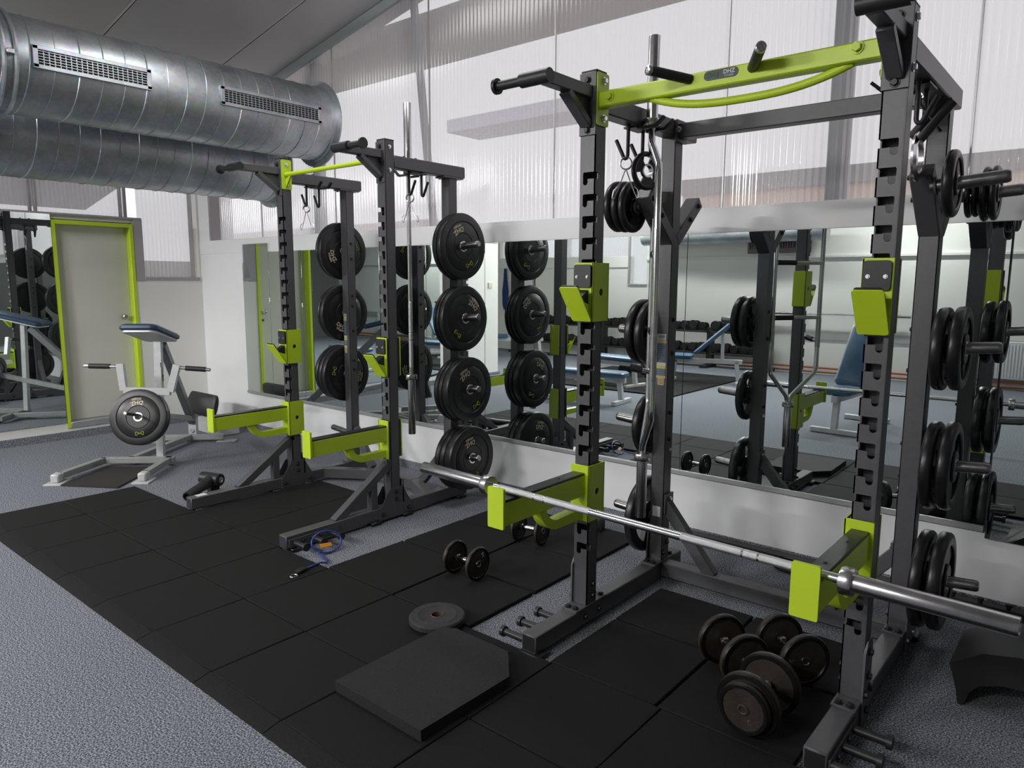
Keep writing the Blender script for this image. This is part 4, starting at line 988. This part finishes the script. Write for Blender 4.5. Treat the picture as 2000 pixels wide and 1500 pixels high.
cp = [(-.372, .150), (-.358, .108), (-.345, .060), (-.334, .0), (-.316, .0), (-.300, .058), (-.270, .095), (-.20, .120), (-.05, .128), (.15, .11), (.24, .06), (.26, 0), (.285, 0), (.29, .10), (.20, .20), (.0, .24), (-.16, .245), (-.27, .222)]
MB().prism(cp, (0, 3.02, 0), X, Z, Y, .34).build('moulded_shell', mat('matt_black_plastic', (.010, .010, .010), .55), t)
vg = thing('triangle_handle', 'chrome rowing handle with two black grips hanging by the right rear upright', 'cable handle', (-.60, 2.98, 2.06))
MB().tube([(-.63, 3.0, 2.275), (-.615, 3.0, 2.20), (-.545, 3.0, 2.10)], .006, 8).build('strap', BLACKP, vg)
for dx in (0, .05):
    MB().tube([(-.54+dx*.6, 3.02-dx, 2.215-dx*.5), (-.64+dx*.8, 3.0-dx, 2.09-dx*.4)], .016, 12).build('rubber_grip', BLACKP, vg)
MB().lathe([(.06, 0), (.085, .004), (.088, .012), (.06, .018)], (-.622, 3.0, 2.02), X, 32, closed=True).build('steel_ring', STEEL, vg)
# ================================================================ the room behind the camera, seen in the mirrors
mt = thing('rubber_mat', 'black rubber tiles under the benches, seen in the mirror', 'floor mat', (-6, -2.2, 0))
for i in range(5):
    for j in range(5): tile(mt, -7.15+.51*i, -7.15+.51*(i+1), -3.45+.51*j, -3.45+.51*(j+1))
def small_db_mesh(R, n2):
    mb = MB(); mb.tube([(0, -.075, 0), (0, .075, 0)], .013, 8)
    for sg in (-1, 1):
        mb.lathe([(.0, .055), (R*.8, .055), (R, .060), (R, .055+.03*n2), (R*.82, .060+.03*n2), (R*.80, .054+.03*n2), (0, .054+.03*n2)], (0, 0, 0), (0, sg, 0), 20)
        mb.lathe([(0, .05+.03*n2), (.016, .05+.03*n2), (.016, .062+.03*n2), (0, .062+.03*n2)], (0, 0, 0), (0, sg, 0), 10)
    return mb.mesh('dumbbell', [RUBW])
posts = [-4.63, -5.80, -6.97, -8.14, -9.31, -10.48]
meshes = [small_db_mesh(.092, 1.3), small_db_mesh(.085, 1.1), small_db_mesh(.075, .9)]
for b_i, (xr, xl) in enumerate(zip(posts, posts[1:])):
    place_ = ['right end', 'second from right', 'middle', 'second from left', 'left end'][b_i]
    t = thing('dumbbell_rack', f'black two tier dumbbell rack in the mirror, {place_} of the row', 'rack', ((xl+xr)/2, -4.6, 0), 'dumbbell racks along the rear wall')
    for xx in (xl+.03, xr-.03):
        box('post', BLACKP, t, xx-.03, xx+.03, -4.72, -4.62, .05, .74, .004)
        box('foot', BLACKP, t, xx-.035, xx+.035, -4.82, -4.36, 0, .055, .006)
    for zz in (.66, .26):
        for yy in (-4.74, -4.56):
            s_ = MB(); s_.beam((xl+.03, yy, zz+.02*(yy < -4.65)), (xr-.03, yy, zz+.02*(yy < -4.65)), .05, .03); s_.build('shelf_rail', BLACKP, t)
    for k in range(6):
        for zz, nm in ((.66, 'upper'), (.26, 'lower')):
            o = bpy.data.objects.new('dumbbell', meshes[(b_i+k*2+(zz < .5)) % 3]); C.objects.link(o)
            o.location = (xl+.13+k*.181, -4.65, zz+.110+(.0 if meshes.index(o.data) == 0 else -.006*meshes.index(o.data))); o.rotation_euler = (math.radians(4), 0, random.uniform(-.05, .05))
            tag(o, f'black dumbbell on the {nm} tier of the mirrored rack, {place_} of the row', 'dumbbell', f'dumbbells on the {nm} tier of the rear racks')
# loose dumbbells on the rear mats
for k, (x, y) in enumerate([(-6.30, -2.50), (-6.10, -2.60), (-5.96, -2.42)]):
    o = bpy.data.objects.new('dumbbell', meshes[0]); C.objects.link(o); o.location = (x, y, .114); o.rotation_euler.z = .5*k
    tag(o, 'black dumbbell standing on the rear tiles, seen in the mirror', 'dumbbell', 'loose dumbbells on the rear tiles')
def bench(label, x, y, rz, seat, back, zs=.44, kind='flat'):
    t = thing('weight_bench', label, 'bench', (0, 0, 0), 'blue benches seen in the mirror')
    def br(nm, p, q, a, b, m=SILVERW): MB().beam(p, q, a, b).build(nm, m, t)
    br('main_beam', (-.55, 0, zs-.09), (.55, 0, zs-.09), .06, .07)
    for sx_ in (-.5, .5):
        br('leg', (sx_, 0, .04), (sx_*.92, 0, zs-.08), .06, .06); br('foot_bar', (sx_, -.24, .03), (sx_, .24, .03), .06, .05)
    if kind == 'flat': soft_slab('bench_pad', BLUEV, t, (0, 0, zs-.055), X, Y, Z, .56, .13, .075, .05)
    else:
        soft_slab('seat_pad', BLUEV, t, (-.36, 0, zs-.055), X, Y, Z, .17, .15, .07, .05)
        a = math.radians(back); v = V((math.cos(a), 0, math.sin(a))); soft_slab('back_pad', BLUEV, t, V((-.14, 0, zs))+v*.40, v, Y, V((-math.sin(a), 0, math.cos(a))), .40, .15, .07, .05)
        br('back_strut', (.25, 0, zs-.06), V((-.14, 0, zs))+v*.52, .05, .05)
    t.location = (x, y, 0); t.rotation_euler.z = rz
    return t
bench('flat blue bench on the rear tiles, reflected beside the left front upright', -5.95, -1.45, .15, 0, 0)
bench('blue bench reflected low behind the lime spotter sleeve, nearer than the flat one', -5.35, .05, -.1, 0, 0, .40)
bench('adjustable blue bench reflected beside the stickered upright, back raised', -4.9, -2.55, -.35, 0, 42, .44, 'incl')
bench('blue incline bench reflected to the left of the right front upright', -2.15, -.35, -1.50, 0, 52, .46, 'incl')
bench('tall blue bench reflected between the bumper plate stacks, far back', -9.6, -3.6, -.7, 0, 62, .46, 'incl')
# fittings of the rear wall
t = thing('barbell', 'barbell resting on brackets on the rear wall, seen in the mirror', 'barbell', (-3.7, BY+.12, 1.05))
MB().tube([(-4.75, BY+.12, 1.04), (-2.55, BY+.12, 1.04)], .0138, 12).build('shaft', CHROME, t)
for a, b in ((-4.78, -4.36), (-2.94, -2.52)): MB().tube([(a, BY+.12, 1.04), (b, BY+.12, 1.04)], .025, 14).build('sleeve', DSTEEL, t)
for xx in (-4.2, -3.1):
    t = thing('bar_bracket', 'black wall bracket under the barbell on the rear wall', 'bracket', (xx, BY, 1.0), 'bar brackets on the rear wall')
    MB().box(xx-.02, xx+.02, BY, BY+.16, .985, 1.015, .003).box(xx-.02, xx+.02, BY+.145, BY+.16, 1.0, 1.07, .003).build('bracket_arm', BLACKP, t)
t = thing('wall_rail', 'grey horizontal protective rail along the rear wall', 'rail', (-2.5, BY, .6)); box('rail_board', mat('grey_rail', (.42, .42, .41), .6), t, -4.4, RX-.02, BY+.001, BY+.02, .60, .73)
for zz in (.05, .12):
    t = thing('heating_pipe', f'{"lower" if zz < .1 else "upper"} red brown heating pipe along the foot of the rear wall', 'pipe', (-2, BY+.06, zz)); MB().tube([(-7, BY+.06, zz), (RX-.02, BY+.06, zz)], .016, 10).build('pipe_run', COPPER, t)
t = thing('radiator', 'white panel radiator on the rear wall, seen in the mirror', 'radiator', (-.9, BY, .15)); rd = MB().box(-1.6, -.2, BY+.03, BY+.09, .16, .72, .01).build('panel', RADW, t)
for k in range(34): box('fin', RADW, rd, -1.58+k*.04, -1.565+k*.04, BY+.09, BY+.098, .20, .68, .002)
t = thing('towel', 'dark blue towel hanging on the rear wall, seen in the mirror', 'towel', (-10.95, BY+.05, 1.0)); mb = MB()
for k in range(1): mb.tube([(-10.98, BY+.06, 1.86), (-10.98, BY+.06, 1.6), (-10.97, BY+.07, 1.35), (-10.97, BY+.07, 1.05), (-10.98, BY+.06, .92)], [.03, .045, .075, .07, .04], 12)
mb.build('cloth', mat('navy_towel', (.012, .03, .12), .9), t)
t = thing('light_switch', 'cream light switch near the end of the left wall', 'switch', (LX, -.85, 1.5)); box('switch_plate', mat('cream_plastic', (.70, .66, .52), .5), t, LX, LX+.012, -.90, -.81, 1.46, 1.55, .003)
t = thing('air_duct', 'grey round duct under the ceiling along the rear wall', 'duct', (-5.4, BY+.35, 2.3)); MB().lathe([(.16, 0), (.16, 3.4)], (-7.2, BY+.34, 2.42), X, 32).build('duct_shell', GALV, t)
t = thing('wall_grille', 'brown slatted vent grille high on the rear wall', 'vent', (-4.75, BY, 2.15)); gr = box('grille_frame', mat('brown_metal', (.16, .13, .12), .5), t, -5.25, -4.15, BY+.001, BY+.05, 2.08, 2.50)
for k in range(24): box('vane', MATS['brown_metal'], gr, -5.22+k*.0455, -5.20+k*.0455, BY+.05, BY+.075, 2.16, 2.46, .001)
